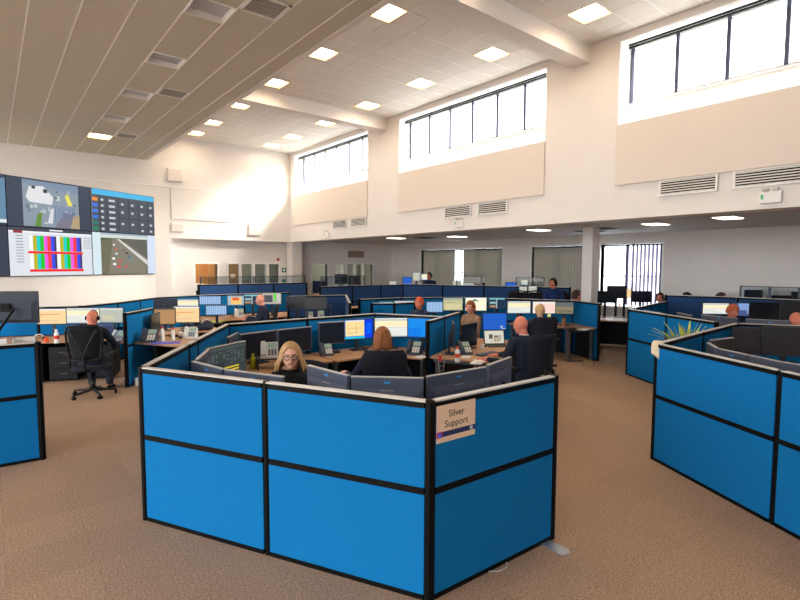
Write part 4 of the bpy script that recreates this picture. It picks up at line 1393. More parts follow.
# bald man at the right of the pod
monitor('monitor with royal blue screen in front of the bald man', (6.960, 5.880, 1.090), 238, kind='royal', w=.46, h=.32)
t = thing('laptop', 'open laptop showing a photo page below the royal blue monitor', 'laptop', (6.660, 5.620, 0.730), R(238 + 90))
MB().box(-.18, .18, -.24, 0, 0, .018).build('base', PLASTIC, t, bevel=.004)
k = MB().box(-.16, .16, -.14, -.02, .018, .02).build('keyboard_deck', BLACK, t)
lid = MB().box(-.18, .18, 0, .012, 0, .24).build('lid', PLASTIC, t); lid.location = (0, .0, .015); lid.rotation_euler.x = R(-14)
quad_screen('screen', .335, .215, content('photo'), lid, -.0008, .015)
monitor('dark switched-off monitor between partition divider and royal blue monitor', (6.060, 5.630, 0.950), 284, w=.48, h=.38)
monitor('dark monitor edge-on against the partition divider', (5.500, 5.450, 1.040), 318, w=.48, h=.36)
phone('desk phone with upright pale handset beside the orange cup', (5.610, 5.340, 0.730), 250, pale=False, scale=1.25)
bottle('orange-lidded drinking cup on the bald man\'s desk', (5.070, 4.950, 0.730), .22, .036, CLEARW, ORANGE, ORANGE)
papers('white papers on the bald man\'s desk', (5.300, 4.760, 0.730), R(30), .34, .16)
papers('small notebook next to the bald man\'s keyboard', (5.450, 5.140, 0.730), R(40), .16, .12)
keyboard('dark keyboard on the bald man\'s desk', (5.860, 5.090, 0.730), R(5))
t = thing('small_box', 'small white camera box beside the laptop', 'box', (6.230, 5.500, 0.730), R(30))
MB().box(-.04, .04, -.03, .03, 0, .07).build('case', CLEARW, t, bevel=.005)
MB().tube([(0, -.031, .04), (0, -.038, .04)], .018, 12).build('lens', BLACK, t)
chair('dark chair of the bald man in the dark jacket', (5.750, 4.210), 78, 'plain', size=1.07)
person('bald man in dark jacket seen from behind, right of the nearest pod', (5.640, 4.170), 78, size=1.05, top=(30, 38, 54), skin='ruddy', hair='none', yaw=22, pitch=-14, hands=((-.42, .30, .76), (-.20, .44, .76)), lean=.14, voxel=.008, collar=(226, 226, 230), slim=1.08)
bottle('small tube on the desk corner under the divider', (4.930, 5.150, 0.730), .10, .02, RED, CLEARW)
t = thing('cable_tray', 'metal cable bracket hanging under the bald man\'s desk', 'bracket', (5.060, 5.270, 0.550))
MB().tube([(-.05, 0, .14), (-.03, 0, .0), (.05, 0, .0), (.07, 0, .14)], .008, 6).tube([(-.04, 0, .07), (.06, 0, .07)], .006, 6).build('hook', SILVER, t)

# ================================================================== POD AT THE RIGHT EDGE
rp = [(4.29, .05), (4.87, 1.16), (5.52, 2.41)]
partition('blue fabric partition filling the right edge, with a cream cloth on its corner', [[(4.29, .05), (4.87, 1.16), (5.52, 2.41), (6.90, 2.49), (8.37, 2.56), (9.0, 1.47)]])
desk('beech desk in the front corner of the right-edge pod', (5.52, 2.41), -117.5, 1.3, 3.3, 1.3)
desk('beech desk in the rear corner of the right-edge pod', (8.37, 2.56), 182.9, 1.4, -60, 1.2)
rg = 'monitors in the right-edge pod'
monitor('grey monitor back at the left corner of the right-edge pod', (6.325, 2.150, 1.020), 302.2, w=0.40, h=0.36, rim=True, group=rg)
monitor('monitor along the rear panel at the left of the right-edge pod', (6.960, 2.265, 1.020), 260.2, w=0.50, h=0.36, rim=True, group=rg)
monitor('grey monitor back behind the long right-edge panel, left one', (6.020, 1.850, 1.020), 329.5, w=0.38, h=0.36, rim=True, sticker=1, group=rg)
monitor('grey monitor back behind the long right-edge panel, middle one', (5.830, 1.520, 1.020), 331.9, w=0.33, h=0.36, rim=True, group=rg)
monitor('grey monitor back cut by the right picture edge', (5.715, 1.255, 1.020), 343.1, w=0.30, h=0.36, rim=True, group=rg)
monitor('switched-off blue-grey monitor deep inside the right-edge pod', (7.820, 2.210, 1.100), 222, w=.46, h=.36, group=rg)
monitor('wide switched-off brown-grey monitor at the right picture edge', (8.050, 1.890, 1.110), 216, w=.56, h=.38, group=rg)
phone('white handset phone standing beside the blue-grey monitor', (8.850, 2.580, 0.730), 235, pale=True, scale=1.2)
t = thing('black_cup', 'black tumbler standing behind the right-edge partition', 'cup', (5.930, 1.340, 0.730))
MB().lathe([(.001, 0), (.034, 0), (.040, .45), (.034, .45), (.030, .02), (.001, .02)]).build('tumbler', BLACK, t)
# cream cloth draped over the corner
t = thing('cloth', 'cream cloth draped over the left corner of the right-edge partition', 'cloth', (5.52, 2.41, 1.275))
cl = MB()
rings = []
for j in range(9):
    s = j / 8
    ring = []
    for k in range(16):
        a = 2 * math.pi * k / 16
        r_ = .030 + .028 * min(1, s * 1.6) + .010 * math.sin(3 * a + 1) * s
        z_ = .018 - max(0, s - .32) * (.14 + .10 * (1 if math.cos(a - 3.6) > .2 else 0) + .04 * math.sin(2 * a))
        ring.append(Vector((r_ * math.cos(a), r_ * math.sin(a), z_)))
    rings.append(ring)
cl.loft(rings).build('drape', mat('cream_cloth', (232, 214, 180), .9, noise=.05, scale=30), t, smooth=True)

# potted palm in the aisle
pl = thing('potted_plant', 'yellow-green spiky potted plant between the two right pods', 'plant', (7.86, 3.04, 0))
MB().lathe([(.001, 0), (.13, 0), (.17, .55), (.19, .78), (.16, .78), (.15, .7), (.001, .7)]).build('pot', mat('pot_grey', (84, 86, 90), .6), pl)
LEAF = mat('leaf', (192, 198, 84), .6, noise=.15, scale=12)
for k in range(84):
    a = 2 * math.pi * k / 84 + random.uniform(-.1, .1)
    ln = random.uniform(.40, .62); bend = random.uniform(.15, .95)
    pts = []
    vs, fs = [], []
    n = 7
    for j in range(n):
        s = j / (n - 1)
        rr = .03 + ln * s * math.sin(bend * (.4 + .6 * s))
        zz = .70 + ln * s * math.cos(bend * (.3 + .7 * s)) * 1.05
        w_ = .021 * math.sin(math.pi * min(1, .25 + s * .75)) + .001
        c, s_ = math.cos(a), math.sin(a)
        vs += [(rr * c - w_ * s_, rr * s_ + w_ * c, zz), (rr * c, rr * s_, zz - .004), (rr * c + w_ * s_, rr * s_ - w_ * c, zz)]
    for j in range(n - 1):
        o = j * 3
        fs += [(o, o + 1, o + 4, o + 3), (o + 1, o + 2, o + 5, o + 4)]
    MB().add(vs, fs).build('leaf', LEAF, pl)

# ================================================================== SECOND RIGHT POD
F_, G_ = (9.45, 4.68), (8.30, 2.80)
partition('blue fabric partition behind the spiky plant', [[G_, (8.88, 3.74), F_, (10.9, 4.95), (12.25, 5.2)]])
partition('tall dark blue partition far right below the bare wall', [[(12.35, 5.25), (12.75, 3.9), (12.8, 2.6), (12.8, 1.3)]], h=1.41, mid=.78, M=mat('navy_fabric_haze', (44, 78, 126), .95, noise=.05, scale=200, bump=.2))  # haze put into the fabric blue
desk('beech desk inside the second right pod corner', F_, -121.4, 1.2, 9.9, 1.3)
table('desk of the seated person with reddish hair at right', (11.95, 4.6), (12.5, 2.7), .8)
rg2 = 'monitors in the second right pod'
monitor('cream-lit monitor beside the reddish-haired person at right', (12.260, 4.160, 1.160), 225, kind='cream', w=.56, h=.26, group=rg2)
monitor('violet-lit monitor with pale bars at right', (12.500, 3.700, 1.160), 222, kind='violet', w=.50, h=.30, group=rg2)
monitor('wide dark monitor behind the orange-haired head at right', (12.510, 3.310, 1.160), 220, w=.62, h=.36, group=rg2)
monitor('dark monitor at the far right picture edge', (12.110, 2.730, 1.220), 214, w=.5, h=.36, group=rg2)
monitor('grey monitor top seen over the second right partition, left', (9.995, 4.475, 1.030), 325.5, w=0.60, h=0.34, rim=True, group=rg2)
monitor('grey monitor top seen over the second right partition, middle', (10.020, 3.905, 1.030), 314.6, w=0.60, h=0.34, rim=True, group=rg2)
monitor('grey monitor top inside the second right pod, left of the bald head', (10.000, 3.325, 1.030), 344.3, w=0.66, h=0.34, rim=True, sticker=1, group=rg2)
monitor('grey monitor top inside the second right pod, below the bald head', (10.030, 2.585, 1.030), 16.3, w=0.66, h=0.34, rim=True, sticker=1, group=rg2)
person('person with reddish hair sitting low behind the second right partition', (10.620, 3.390), 300, top=(110, 84, 66), skin='ruddy', hair='crop', hair_rgb=(196, 96, 60), yaw=-60, pitch=-14, voxel=.014)
person('person with orange-lit bald head at the right picture edge', (9.550, 2.180), 250, top=(40, 46, 60), skin='ruddy', hair='none', voxel=.014)
person('dark-haired person whose head tops the tall right partition, left', (13.15, 5.05), 95, size=1.08, top=(36, 40, 52), skin='fair', hair='short', hair_rgb=(40, 34, 32), voxel=.016)
person('dark-haired person whose head tops the tall right partition, right', (13.15, 4.42), 265, size=1.1, top=(36, 40, 52), skin='ruddy', hair='short', hair_rgb=(66, 46, 40), voxel=.016)
for k, (a, zt) in enumerate((((13.2, 3.75, 1.42), 1.5), ((13.15, 2.85, 1.42), 1.5), ((13.2, 3.25, 1.32), 1.4))):
    monitor(['dark monitor inside the clear screen frame far right', 'grey monitor rising above the tall partition at far right', 'low dark monitor between clear frame and grey monitor far right'][k], a, [40, 45, 40][k], w=[.36, .46, .5][k], h=.28, base=.73, group='monitors above the tall right partition')

table('desk behind the tall dark blue partition far right', (13.5, 4.0), (13.5, 1.8), .5)
def clear_screen(label, a, b, z0, z1):
    a, b = Vector(a[:2]), Vector(b[:2])
    L = (b - a).length
    t = thing('clear_screen', label, 'screen', (a.x, a.y, z0), math.atan2((b - a).y, (b - a).x), 'clear desk screens')
    h = z1 - z0
    fr = MB()
    fr.box(-.015, .015, -.012, .012, 0, h).box(L - .015, L + .015, -.012, .012, 0, h).box(.015, L - .015, -.008, .008, h - .016, h)
    fr.build('frame', mat('screen_frame', (70, 76, 90), .4), t)
    MB().box(.015, L - .015, -.003, .003, .01, h - .016).build('pane', PERSPEX, t)
clear_screen('clear framed screen far right, left bay', (12.755, 3.86), (12.775, 3.34), 1.41, 1.66)
clear_screen('clear framed screen far right, right bay', (12.775, 3.32), (12.795, 2.84), 1.41, 1.66)

# ================================================================== POD BEHIND THE NEAREST ONE
E0, E1 = (10.28, 5.76), (10.72, 6.66)
partition('blue fabric partition behind the blond man, ending by the square pillar', [[E0, E1, (10.16, 7.76), (9.45, 9.05), (8.05, 9.85), (6.85, 9.97)]])
desk('beech desk of the blond man in the second pod', E1, 117, 1.35, 244, .98)
table('beech desk along the back of the second pod', (8.12, 9.66), (9.35, 8.98), .95)
table('beech desk at the left back of the second pod', (6.75, 9.88), (7.55, 9.82), .9)
g2 = 'monitors in the second pod'
monitor('cream-lit monitor left of the blond man', (9.090, 6.990, 1.160), 236, kind='cream', w=.54, h=.29, group=g2)
monitor('pink-lit monitor right of the blond man', (9.690, 6.760, 1.140), 234, kind='rose', w=.54, h=.29, group=g2)
monitor('monitor showing a dull brown landscape by the pillar', (10.140, 6.530, 1.120), 222, kind='landscape', w=.42, h=.29, group=g2)
monitor('olive-lit monitor left of the white logo screen', (8.670, 8.630, 1.150), 236, kind='olive', w=.50, h=.33, group=g2)
monitor('white-lit monitor with green logo behind the tan-jacketed person', (9.100, 8.280, 1.150), 233, kind='white', w=.54, h=.34, group=g2)
monitor('dull blue monitor right of the white logo screen', (9.340, 7.830, 1.190), 230, kind='teal', w=.4, h=.28, group=g2)
monitor('pale grey-green monitor left of the red-haired person', (7.880, 9.520, 1.070), 240, kind='pale', w=.52, h=.30, group=g2)
monitor('pale blue lined monitor right of the red-haired person', (8.390, 8.980, 1.070), 235, kind='lines', w=.42, h=.28, group=g2)
monitor('small bluish monitor at the left of the second pod', (7.350, 9.570, 1.090), 245, kind='teal', w=.36, h=.26, group=g2)
person('red-haired person at the back of the second pod', (7.260, 8.210), 190, top=(40, 50, 74), skin='ruddy', hair='crop', hair_rgb=(206, 84, 48), yaw=0, voxel=.013)
person('brown-haired person in tan jacket in the second pod', (7.440, 6.850), 172, top=(150, 116, 92), skin='pink', hair='short', hair_rgb=(150, 84, 44), yaw=25, pitch=-10, voxel=.012)
chair('dark chair of the blond man in the second pod', (8.090, 5.710), 55, 'plain')
person('blond balding man seen from behind in the second pod', (8.090, 5.710), 55, size=1.01, top=(34, 42, 60), skin='fair', hair='crop', hair_rgb=(206, 172, 124), hands=((-.2, .40, .77), (.34, .36, .82)), voxel=.011)
t = thing('mobile_phone', 'pale mobile phone held up by the blond man', 'phone', (8.870, 6.060, 1.040), R(320))
MB().box(-.035, .035, -.004, .004, -.07, .07).build('case', BLACK, t, bevel=.003)
quad_screen('screen', .064, .12, [(0, 0, 1, 1, (230, 220, 170)), (.1, .4, .9, .9, (190, 200, 120))], t, -.0045, -.06)
t = thing('tan_cup', 'tall tan paper cup on the blond man\'s desk', 'cup', (9.820, 6.330, 0.730))
MB().lathe([(.001, 0), (.032, 0), (.042, .20), (.001, .20)]).build('cup', mat('kraft', (180, 130, 96), .7), t)
MB().lathe([(.001, .2005), (.044, .2005), (.040, .22), (.001, .22)]).build('lid', PLASTIC, t)
papers('white papers at the right end of the blond man\'s desk', (9.770, 5.810, 0.730), R(10), .34, .18)
keyboard('dark keyboard right of the blond man', (9.530, 6.110, 0.730), R(-30))
t = thing('cardboard_box', 'flat tan box on the floor at the foot of the pillar partition', 'box', (9.800, 5.710, 0.000), R(35))
MB().box(-.13, .13, -.09, .09, 0, .07).build('carton', mat('carton', (200, 170, 120), .8), t, bevel=.004)
MB().box(-.13, .13, -.02, .02, .0702, .0715).build('tape', mat('tape', (170, 136, 90), .5), t)
f2 = tag(MB().prism([(0, 0), (.22, -.06), (.24, 0), (.22, .06)], .0005, .01).build('foot_plate', SILVER), 'silver foot plate on the floor beside the square pillar', 'foot plate')
f2.location = (10.3, 5.62, 0); f2.rotation_euler.z = R(-25)

# ================================================================== LEFT EDGE POD
partition('blue fabric partition at the left picture edge', [[(-2.1, 6.66), (-.87, 6.60), (.36, 6.53)]])
table('desk behind the left-edge partition', (.30, 6.6), (-1.5, 6.7), .75)
lm = monitor('monitor on a pole arm with its dark back turned to us at left edge', (0.160, 7.570, 1.580), 60, w=.66, h=.38, base=.73, foot=False)
zc = lm.children[0].location.z
MB().tube([(.10, .20, 0.0), (.10, .20, .55)], .022, 10).build('pole', BLACK, lm)
MB().tube([(.10, .20, .50), (.05, .16, .56), (-.12, .13, zc - .02), (0, .06, zc)], .016, 8).build('swing_arm', BLACK, lm)
MB().box(-.05, .05, .056, .075, zc - .05, zc + .05).build('mount_plate', BLACK, lm)
MB().box(.04, .16, .12, .28, 0, .012).build('clamp_base', BLACK, lm)
def tray(label, loc, rz, w=.3):
    t = thing('paper_tray', label, 'tray', loc, rz)
    MB().box(-w / 2, w / 2, -.12, .12, 0, .012).build('floor', CLEARW, t)
    for x in (-w / 2, w / 2 - .008):
        MB().box(x, x + .008, -.12, .12, .012, .56).build('side', CLEARW, t)
    MB().box(-w / 2 + .008, w / 2 - .008, .112, .12, .012, .56).build('back', CLEARW, t)
    MB().box(-w / 2 + .02, w / 2 - .02, -.10, .10, .013, .50).build('paper_pile', PAPER, t)
tray('white document holder behind the left-edge panel, left one', (-.02, 6.75, .73), R(-3), .26)
tray('white document holder behind the left-edge panel, right one', (.26, 6.75, .73), R(-3), .2)

# ================================================================== POD OF THE MAN WITH THE HEADSET
partition('blue fabric divider between headset man and the peach screens', [[(1.74, 9.50), (2.36, 10.34)]])
partition('blue fabric partition along the angled video wall', [[(-.4, 12.3), (.7, 11.95), (1.36, 11.72), (2.11, 12.30), (2.7, 12.98), (3.23, 13.61), (4.3, 13.85), (5.55, 13.8), (6.9, 13.72)]])
table('desk of the man with the headset', (-.25, 12.05), (2.0, 11.3), 1.0)
table('desk with the bottles and purple papers', (2.42, 10.38), (3.1, 9.2), .80)
table('desk below the peach screens', (2.45, 11.45), (3.75, 11.45), .98)
table('narrow desk against the partition behind the peach screens', (2.2, 12.25), (3.1, 13.3), .55)
g3 = 'monitors at the left wall pods'
monitor('cream-lit monitor with red lines behind the left-edge monitor', (0.880, 11.530, 1.100), 240, kind='peach', w=.52, h=.31, group=g3)
monitor('white-lit monitor in front of the man with the headset', (1.350, 11.220, 1.110), 236, kind='cream', w=.62, h=.31, group=g3)
monitor('grey-green monitor right of the man with the headset', (1.770, 10.880, 1.120), 232, kind='pale', w=.46, h=.30, group=g3)
t = thing('laptop', 'dark laptop beside the man with the headset', 'laptop', (1.640, 10.910, 0.730), R(236 + 90))
MB().box(-.17, .17, -.22, 0, 0, .016).build('base', PLASTIC, t)
lid = MB().box(-.17, .17, 0, .01, 0, .22).build('lid', PLASTIC, t); lid.location = (0, 0, .016); lid.rotation_euler.x = R(-18)
quad_screen('screen', .31, .19, [(0, 0, 1, 1, (24, 44, 84)), (0, .9, 1, 1, (60, 80, 120))], lid, -.0008, .015)
phone('pale phone left of the blue divider', (1.730, 10.040, 0.730), 225, pale=True, scale=1.2)
bottle('clear bottle with red band on the headset man\'s desk', (0.850, 10.430, 0.730), .24, .036, CLEARW, CLEARW, RED)
bottle('short orange jar on the headset man\'s desk', (0.720, 10.680, 0.730), .09, .04, ORANGE, ORANGE)
t = thing('headset', 'white headset hanging on the headset man\'s desk edge', 'headset', (0.630, 10.900, 0.730), 0)
MB().tube([(.07 * math.cos(a), 0, .05 + .07 * math.sin(a)) for a in [math.pi * k / 10 for k in range(11)]], .008, 8).build('band', CLEARW, t, smooth=True)
for s in (-1, 1):
    MB().ell((s * .07, 0, .04), (.02, .035, .038)).build('ear_cushion', BLACK, t, smooth=True)
chair('black mesh-back chair of the man with the headset', (1.20, 9.20), 64, 'mesh')
person('bald man with headset seen from behind below the video wall', (1.19, 9.22), 64, size=1.02, top=(26, 32, 48), skin='ruddy', hair='none', headset=True, hands=((-.28, .40, .77), (.28, .42, .77)), lean=.08, voxel=.009, yaw=-12, pitch=-18)
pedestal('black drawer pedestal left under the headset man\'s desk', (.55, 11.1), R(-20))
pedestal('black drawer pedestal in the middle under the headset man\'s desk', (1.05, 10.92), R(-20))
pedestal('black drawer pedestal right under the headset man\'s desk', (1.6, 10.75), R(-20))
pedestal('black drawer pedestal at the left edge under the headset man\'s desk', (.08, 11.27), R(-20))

monitor('peach-lit monitor with a red line right of the brown screen', (3.210, 11.120, 1.030), 236, kind='peach', w=.54, h=.36, group=g3)
monitor('brown screen with dotted edge between divider and peach screen', (2.740, 10.990, 1.030), 244, kind='brown', w=.42, h=.34, group=g3)
monitor('pale monitor top showing above the peach screen', (3.430, 11.850, 1.180), 238, kind='cream', w=.52, h=.26, group=g3)
monitor('grey monitor back behind the brown screen', (3.010, 11.940, 1.200), 60, w=.5, h=.26, group=g3)
monitor('dark monitor edge-on right of the blue divider', (2.360, 10.070, 1.020), 330, w=.5, h=.34, group=g3)
monitor('pale blue lined monitor right of the peach screen, upper', (4.450, 13.350, 1.150), 240, kind='lines', w=.56, h=.24, group=g3)
monitor('pale blue lined monitor right of the peach screen, lower', (4.010, 11.630, 1.040), 240, kind='lines', w=.48, h=.24, group=g3)
papers('yellow-green high-visibility folder stack right of the peach screen', (4.050, 11.980, 0.730), R(30), .5, .3, mat('hivis', (196, 196, 60), .7))
phone('dark desk phone right of the blue divider', (2.130, 9.580, 0.730), 240, scale=1.5)
bottle('clear bottle with red cap, left of the two on the purple papers', (2.340, 9.570, 0.730), .26, .034, CLEARW, RED)
bottle('clear bottle with red cap, right of the two on the purple papers', (2.520, 9.580, 0.730), .22, .034, CLEARW, RED)
papers('purple-blue papers on the desk under the two bottles', (2.320, 9.280, 0.730), R(-20), .46, .22, mat('purple', (92, 96, 214), .6))
t = thing('desk_clock', 'round white desk clock between bottles and pale phone', 'clock', (2.720, 9.740, 0.730), R(-35))
MB().tube([(0, 0, .085), (0, -.025, .085)], .07, 20).build('case', PLASTIC, t, smooth=True)
MB().tube([(0, -.048, .085), (0, -.05, .085)], .058, 20).build('dial', PAPER, t)
MB().box(-.05, .05, -.03, .03, 0, .02).build('base', PLASTIC, t)
phone('pale upright desk phone right of the round clock', (2.840, 9.640, 0.730), 236, pale=True, scale=1.3)
t = thing('white_box', 'small white box on the floor at the foot of the blue divider', 'box', (1.930, 9.550, 0.000))
MB().box(-.06, .06, -.05, .05, 0, .12).build('case', CLEARW, t, bevel=.01)
MB().box(-.05, .05, -.04, .04, .1202, .13).build('lid', CLEARW, t, bevel=.004)
t = thing('bag', 'dark bag slumped on the desk right of the pale phone', 'bag', (3.430, 10.630, 0.730), R(30))
MB().ell((0, 0, .08), (.24, .14, .10), None, 18, 10, lambda v, d: Vector((v.x, v.y * (1 - .2 * abs(d.x)), v.z * (1 + .25 * math.sin(5 * d.x))))).build('sack', mat('bag_cloth', (40, 44, 58), .9, bump=.3, noise=.1), t, smooth=True)
MB().tube([(-.1, 0, .16), (-.05, -.02, .22), (.05, -.02, .22), (.1, 0, .16)], .012, 8).build('strap', mat('bag_strap', (190, 186, 180), .8), t, smooth=True)

# ================================================================== THIRD ROW
table('beech desk of the bald man turned to the left, third row', (4.0, 13.5), (6.6, 13.35), 1.25)
g4 = 'monitors in the third row'
monitor('monitor with orange picture left of the third-row bald man', (4.970, 12.930, 1.150), 238, kind='orange', w=.44, h=.28, group=g4)
monitor('teal monitor with two windows behind the third-row bald man', (5.350, 12.750, 1.170), 238, kind='teal', w=.46, h=.28, group=g4)
monitor('monitor with bright green bar right of the third-row bald man', (5.790, 12.530, 1.190), 236, kind='green', w=.52, h=.32, group=g4)
person('bald man in dark top turned to the left in the third row', (5.000, 11.180), 150, top=(34, 42, 60), skin='pink', hair='none', yaw=12, pitch=-8, hands=((-.12, .40, .78), (.10, .42, .80)), lean=.1, voxel=.010)
chair('dark chair of the third-row bald man', (5.010, 11.180), 150, 'plain')
papers('brown folders at the left on the third-row desk', (4.670, 12.490, 0.730), R(25), .4, .28, mat('folder', (160, 112, 74), .7))
phone('pale phone on the third-row desk left of the bald man', (5.020, 12.850, 0.730), 250, pale=True, scale=1.3)
t3 = partition('dark blue partition between third row and second pod', [[(6.030, 12.050), (6.810, 11.850), (7.530, 11.600), (5.990, 9.080)]], M=mat('navy_fabric_haze', (44, 78, 126)))
table('beech desk with cables before the third-row partition', (5.650, 11.350), (6.890, 10.670), .9)
monitor('dark monitor on the third row right of the green bar screen', (5.910, 11.390, 1.130), 228, w=.5, h=.3, group=g4)
monitor('dark monitor in front of the third-row partition, middle', (6.300, 11.070, 1.120), 232, w=.54, h=.3, group=g4)
phone('small pale phone on the cable desk, third row', (6.510, 11.240, 0.730), 240, pale=True, scale=1.2)
phone('green-lit phone on the cable desk, third row', (6.230, 11.300, 0.730), 240, scale=1.2)
t = thing('desk_lamp', 'grey jointed desk lamp over the third row', 'lamp', (6.730, 11.070, 0.730), R(140))
MB().lathe([(.001, 0), (.07, 0), (.07, .02), (.001, .02)]).build('base', LEG, t)
MB().tube([(0, 0, .02), (0, .02, .3), (.16, .02, .44)], .012, 8).build('arm', LEG, t, smooth=True)
MB().tube([(.16, .02, .44), (.26, .02, .40)], [.03, .05], 12).build('shade', SILVER, t, smooth=True)
table('narrow tan shelf desk beyond the third-row partition', (8.020, 12.190), (8.520, 11.810), .5, z=.9)
partition('blue partition with pale slanted edge beyond the brown-haired woman', [[(6.910, 9.540), (7.330, 9.230), (7.930, 9.210)]], h=1.2)

# ================================================================== FAR ROWS (higher desks by the far walls)
NAVY_HAZE = mat('navy_fabric_haze', (44, 78, 126), .95, noise=.05, scale=200, bump=.2)  # haze over the far rows is mixed into this blue
partition('long dark blue partition below the glazed office screen', [[(4.75, 15.2), (5.9, 15.15), (7.05, 15.1), (8.2, 15.05)]], h=1.5, M=NAVY_HAZE, mid=.8)
partition('dark blue partition below the tan air vent', [[(8.55, 14.75), (9.8, 14.7), (11.0, 14.65), (12.2, 14.6)]], h=1.36, M=NAVY_HAZE, mid=.8)
partition('long dark blue partition below the closed blinds', [[(10.3, 12.5), (10.9, 11.3), (11.5, 10.15), (12.05, 9.1), (12.6, 7.95)]], h=1.48, M=NAVY_HAZE, mid=.8)
clear_screen('clear framed screen over the far left partition, left bay', (4.8, 15.2), (6.4, 15.13), 1.5, 1.72)
clear_screen('clear framed screen over the far left partition, right bay', (6.45, 15.13), (8.15, 15.05), 1.5, 1.72)
clear_screen('clear framed screen over the vent partition, left bay', (8.6, 14.75), (10.3, 14.68), 1.36, 1.70)
clear_screen('clear framed screen by the left closed blind', (11.1, 10.9), (11.45, 10.2), 1.48, 1.74)
clear_screen('clear framed screen by the middle closed blind', (11.95, 9.3), (12.3, 8.6), 1.48, 1.74)
fd = 'high far desks'
table('high desk behind the far left partition', (4.8, 16.3), (8.1, 16.2), .7, z=1.05, group=fd)
table('high desk behind the vent partition', (8.9, 16.1), (12.3, 16.0), .8, z=1.05, group=fd)
table('high desk just behind the partition below the closed blinds', (11.0, 12.9), (12.85, 9.2), .74, z=1.05, group=fd)
table('high desk in front of the partition below the closed blinds', (11.5, 9.95), (12.2, 8.55), .7, z=1.05, group=fd)
gf = 'monitors on the far high desks'
monitor('grey monitor top below the tan lobby doorway', (5.350, 16.120, 1.280), 240, w=.7, h=.30, base=1.05, group=gf)
monitor('grey monitor top below the wooden door', (6.220, 15.800, 1.240), 240, w=.9, h=.26, base=1.05, group=gf)
monitor('grey monitor top below the glazed panes', (7.090, 15.600, 1.220), 240, w=.8, h=.26, base=1.05, group=gf)
monitor('dark monitor rising before the right glazed screen, left', (9.830, 15.470, 1.570), 236, w=.46, h=.36, base=1.05, group=gf)
monitor('dark monitor rising before the right glazed screen, right', (10.200, 15.170, 1.540), 236, w=.42, h=.32, base=1.05, group=gf)
monitor('pale monitor on the far desk right of the glazed screen', (12.270, 15.530, 1.360), 232, kind='pale', w=.30, h=.18, base=1.05, group=gf)
monitor('blue monitor left of the far cream monitors', (10.660, 12.730, 1.560), 232, kind='royal', w=.30, h=.27, base=1.05, group=gf)
monitor('grey-cream monitor left of the far dark figure', (10.770, 12.400, 1.700), 232, kind='pale', w=.25, h=.28, base=1.05, group=gf)
monitor('bright cream monitor right next to the far dark figure', (10.970, 12.240, 1.700), 232, kind='cream', w=.21, h=.22, base=1.05, group=gf)
monitor('cream monitor below the bright gap in the closed blinds', (11.390, 11.170, 1.490), 230, kind='pale', w=.30, h=.24, base=1.05, group=gf)
monitor('low grey monitor right of the bright gap in the blinds', (11.580, 10.880, 1.450), 230, kind='pale', w=.36, h=.18, base=1.05, group=gf)
monitor('dark blue monitor under the right closed blind', (11.760, 10.540, 1.440), 230, w=.32, h=.2, base=1.05, group=gf)
monitor('blue lined monitor between the two closed blinds', (12.100, 9.610, 1.450), 228, kind='royal', w=.34, h=.26, base=1.05, group=gf)
monitor('white-lit small monitor between the two closed blinds', (12.330, 9.300, 1.580), 228, kind='cream', w=.22, h=.18, base=1.05, group=gf)
monitor('grey-cream monitor, left of a pair before the middle blind', (11.640, 8.820, 1.390), 228, kind='pale', w=.24, h=.22, base=1.05, group=gf)
monitor('grey-cream monitor, right of a pair before the middle blind', (11.680, 8.530, 1.410), 226, kind='pale', w=.25, h=.22, base=1.05, group=gf)
s = person('dark figure standing before the left closed blind', (12.310, 13.430), 200, top=(30, 44, 80), skin='ruddy', hair='short', hair_rgb=(38, 32, 30), standing=True, voxel=.016)
s.scale = (1.06,) * 3
s = person('standing person in blue with pale headset before the middle blind', (10.95, 7.4), 235, top=(34, 56, 104), skin='ruddy', hair='short', hair_rgb=(40, 32, 28), standing=True, yaw=-50, headset=True, voxel=.014)
s.scale = (1.03,) * 3
s = person('seated person half hidden by the square pillar', (11.42, 7.08), 300, top=(36, 50, 84), skin='ruddy', hair='short', hair_rgb=(70, 44, 32), voxel=.016)
s.scale = (1.10,) * 3
CHB = mat('pale_blue_fabric', (150, 176, 214), .8)
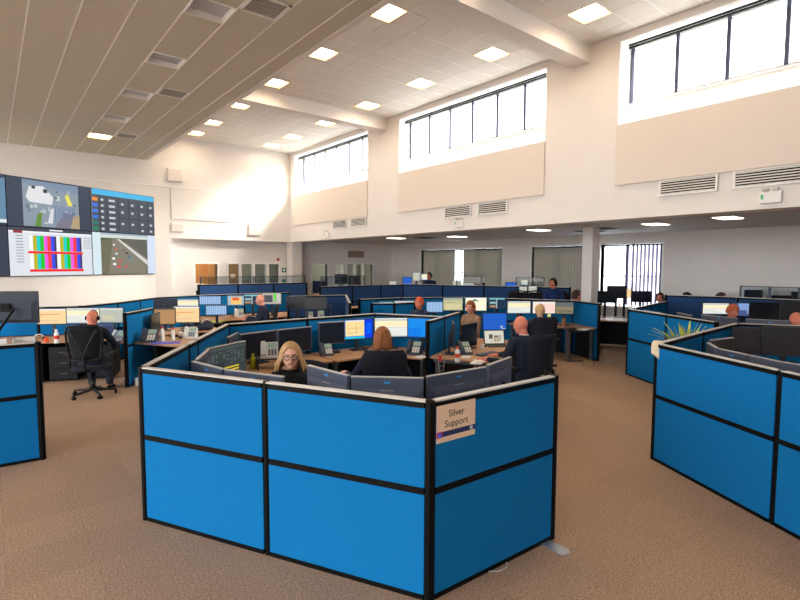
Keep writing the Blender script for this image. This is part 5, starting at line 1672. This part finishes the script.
for k, q in enumerate(((11.25, 7.95), (11.75, 7.65), (10.85, 8.35))):
    c = chair(['pale blue-backed far chair left of the standing person', 'pale blue-backed far chair beside the square pillar', 'dark far chair behind the cream monitor pair'][k], q, [240, 230, 220][k], 'mesh')
    c.scale = (1.12, 1.12, 1.24)

# ---- right of the pillar, before the bright window
table('dark-fronted desk before the bright window', (12.0, 7.75), (12.9, 6.15), .8)
monitor('grey-blue monitor before the bright window, left', (12.490, 6.820, 1.270), 225, w=.5, h=.32, group='monitors before the bright window')
monitor('large grey-blue monitor before the bright window, right', (12.820, 6.700, 1.390), 222, w=.5, h=.34, group='monitors before the bright window')
monitor('beige-lit monitor before the bright window', (12.980, 6.560, 1.370), 222, kind='peach', w=.32, h=.26, group='monitors before the bright window')
monitor('dark monitor left of the person in white before the bright window', (13.210, 6.240, 1.280), 220, w=.5, h=.3, group='monitors before the bright window')
t = thing('traffic_cone', 'small red cone standing on the desk before the bright window', 'cone', (13.820, 7.130, 0.860))
t.location.z = .73
MB().lathe([(.001, 0), (.10, 0), (.10, .02), (.05, .021), (.012, .34), (.001, .34)]).build('cone_body', mat('cone_red', (226, 88, 84), .5), t)
MB().lathe([(.036, .12), (.0385, .12), (.030, .19), (.027, .19)]).build('band', PAPER, t)
person('person in white shirt and dark waistcoat before the bright window', (13.0, 5.66), 190, top=(50, 56, 76), skin='ruddy', hair='short', hair_rgb=(60, 44, 38), lanyard=(240, 240, 240), voxel=.015).scale = (1.06,) * 3
for k, (q, M_) in enumerate((((16.690, 8.790, 0.000), CLEARW), ((17.170, 8.780, 0.000), mat('blue_plastic', (50, 90, 190), .5)))):
    t = thing('floor_bag', ['white bag on the floor under the bright window desk', 'blue and white bag on the floor under the bright window desk'][k], 'bag', q)
    MB().ell((0, 0, .19), (.14, .1, .19), None, 14, 8, lambda v, d: Vector((v.x, v.y, v.z * (1 + .2 * math.sin(4 * d.x))))).build('sack', M_, t, smooth=True)
    MB().tube([(-.06, 0, .34), (-.03, 0, .46), (.03, 0, .46), (.06, 0, .34)], .01, 8).build('handle', PAPER, t, smooth=True)
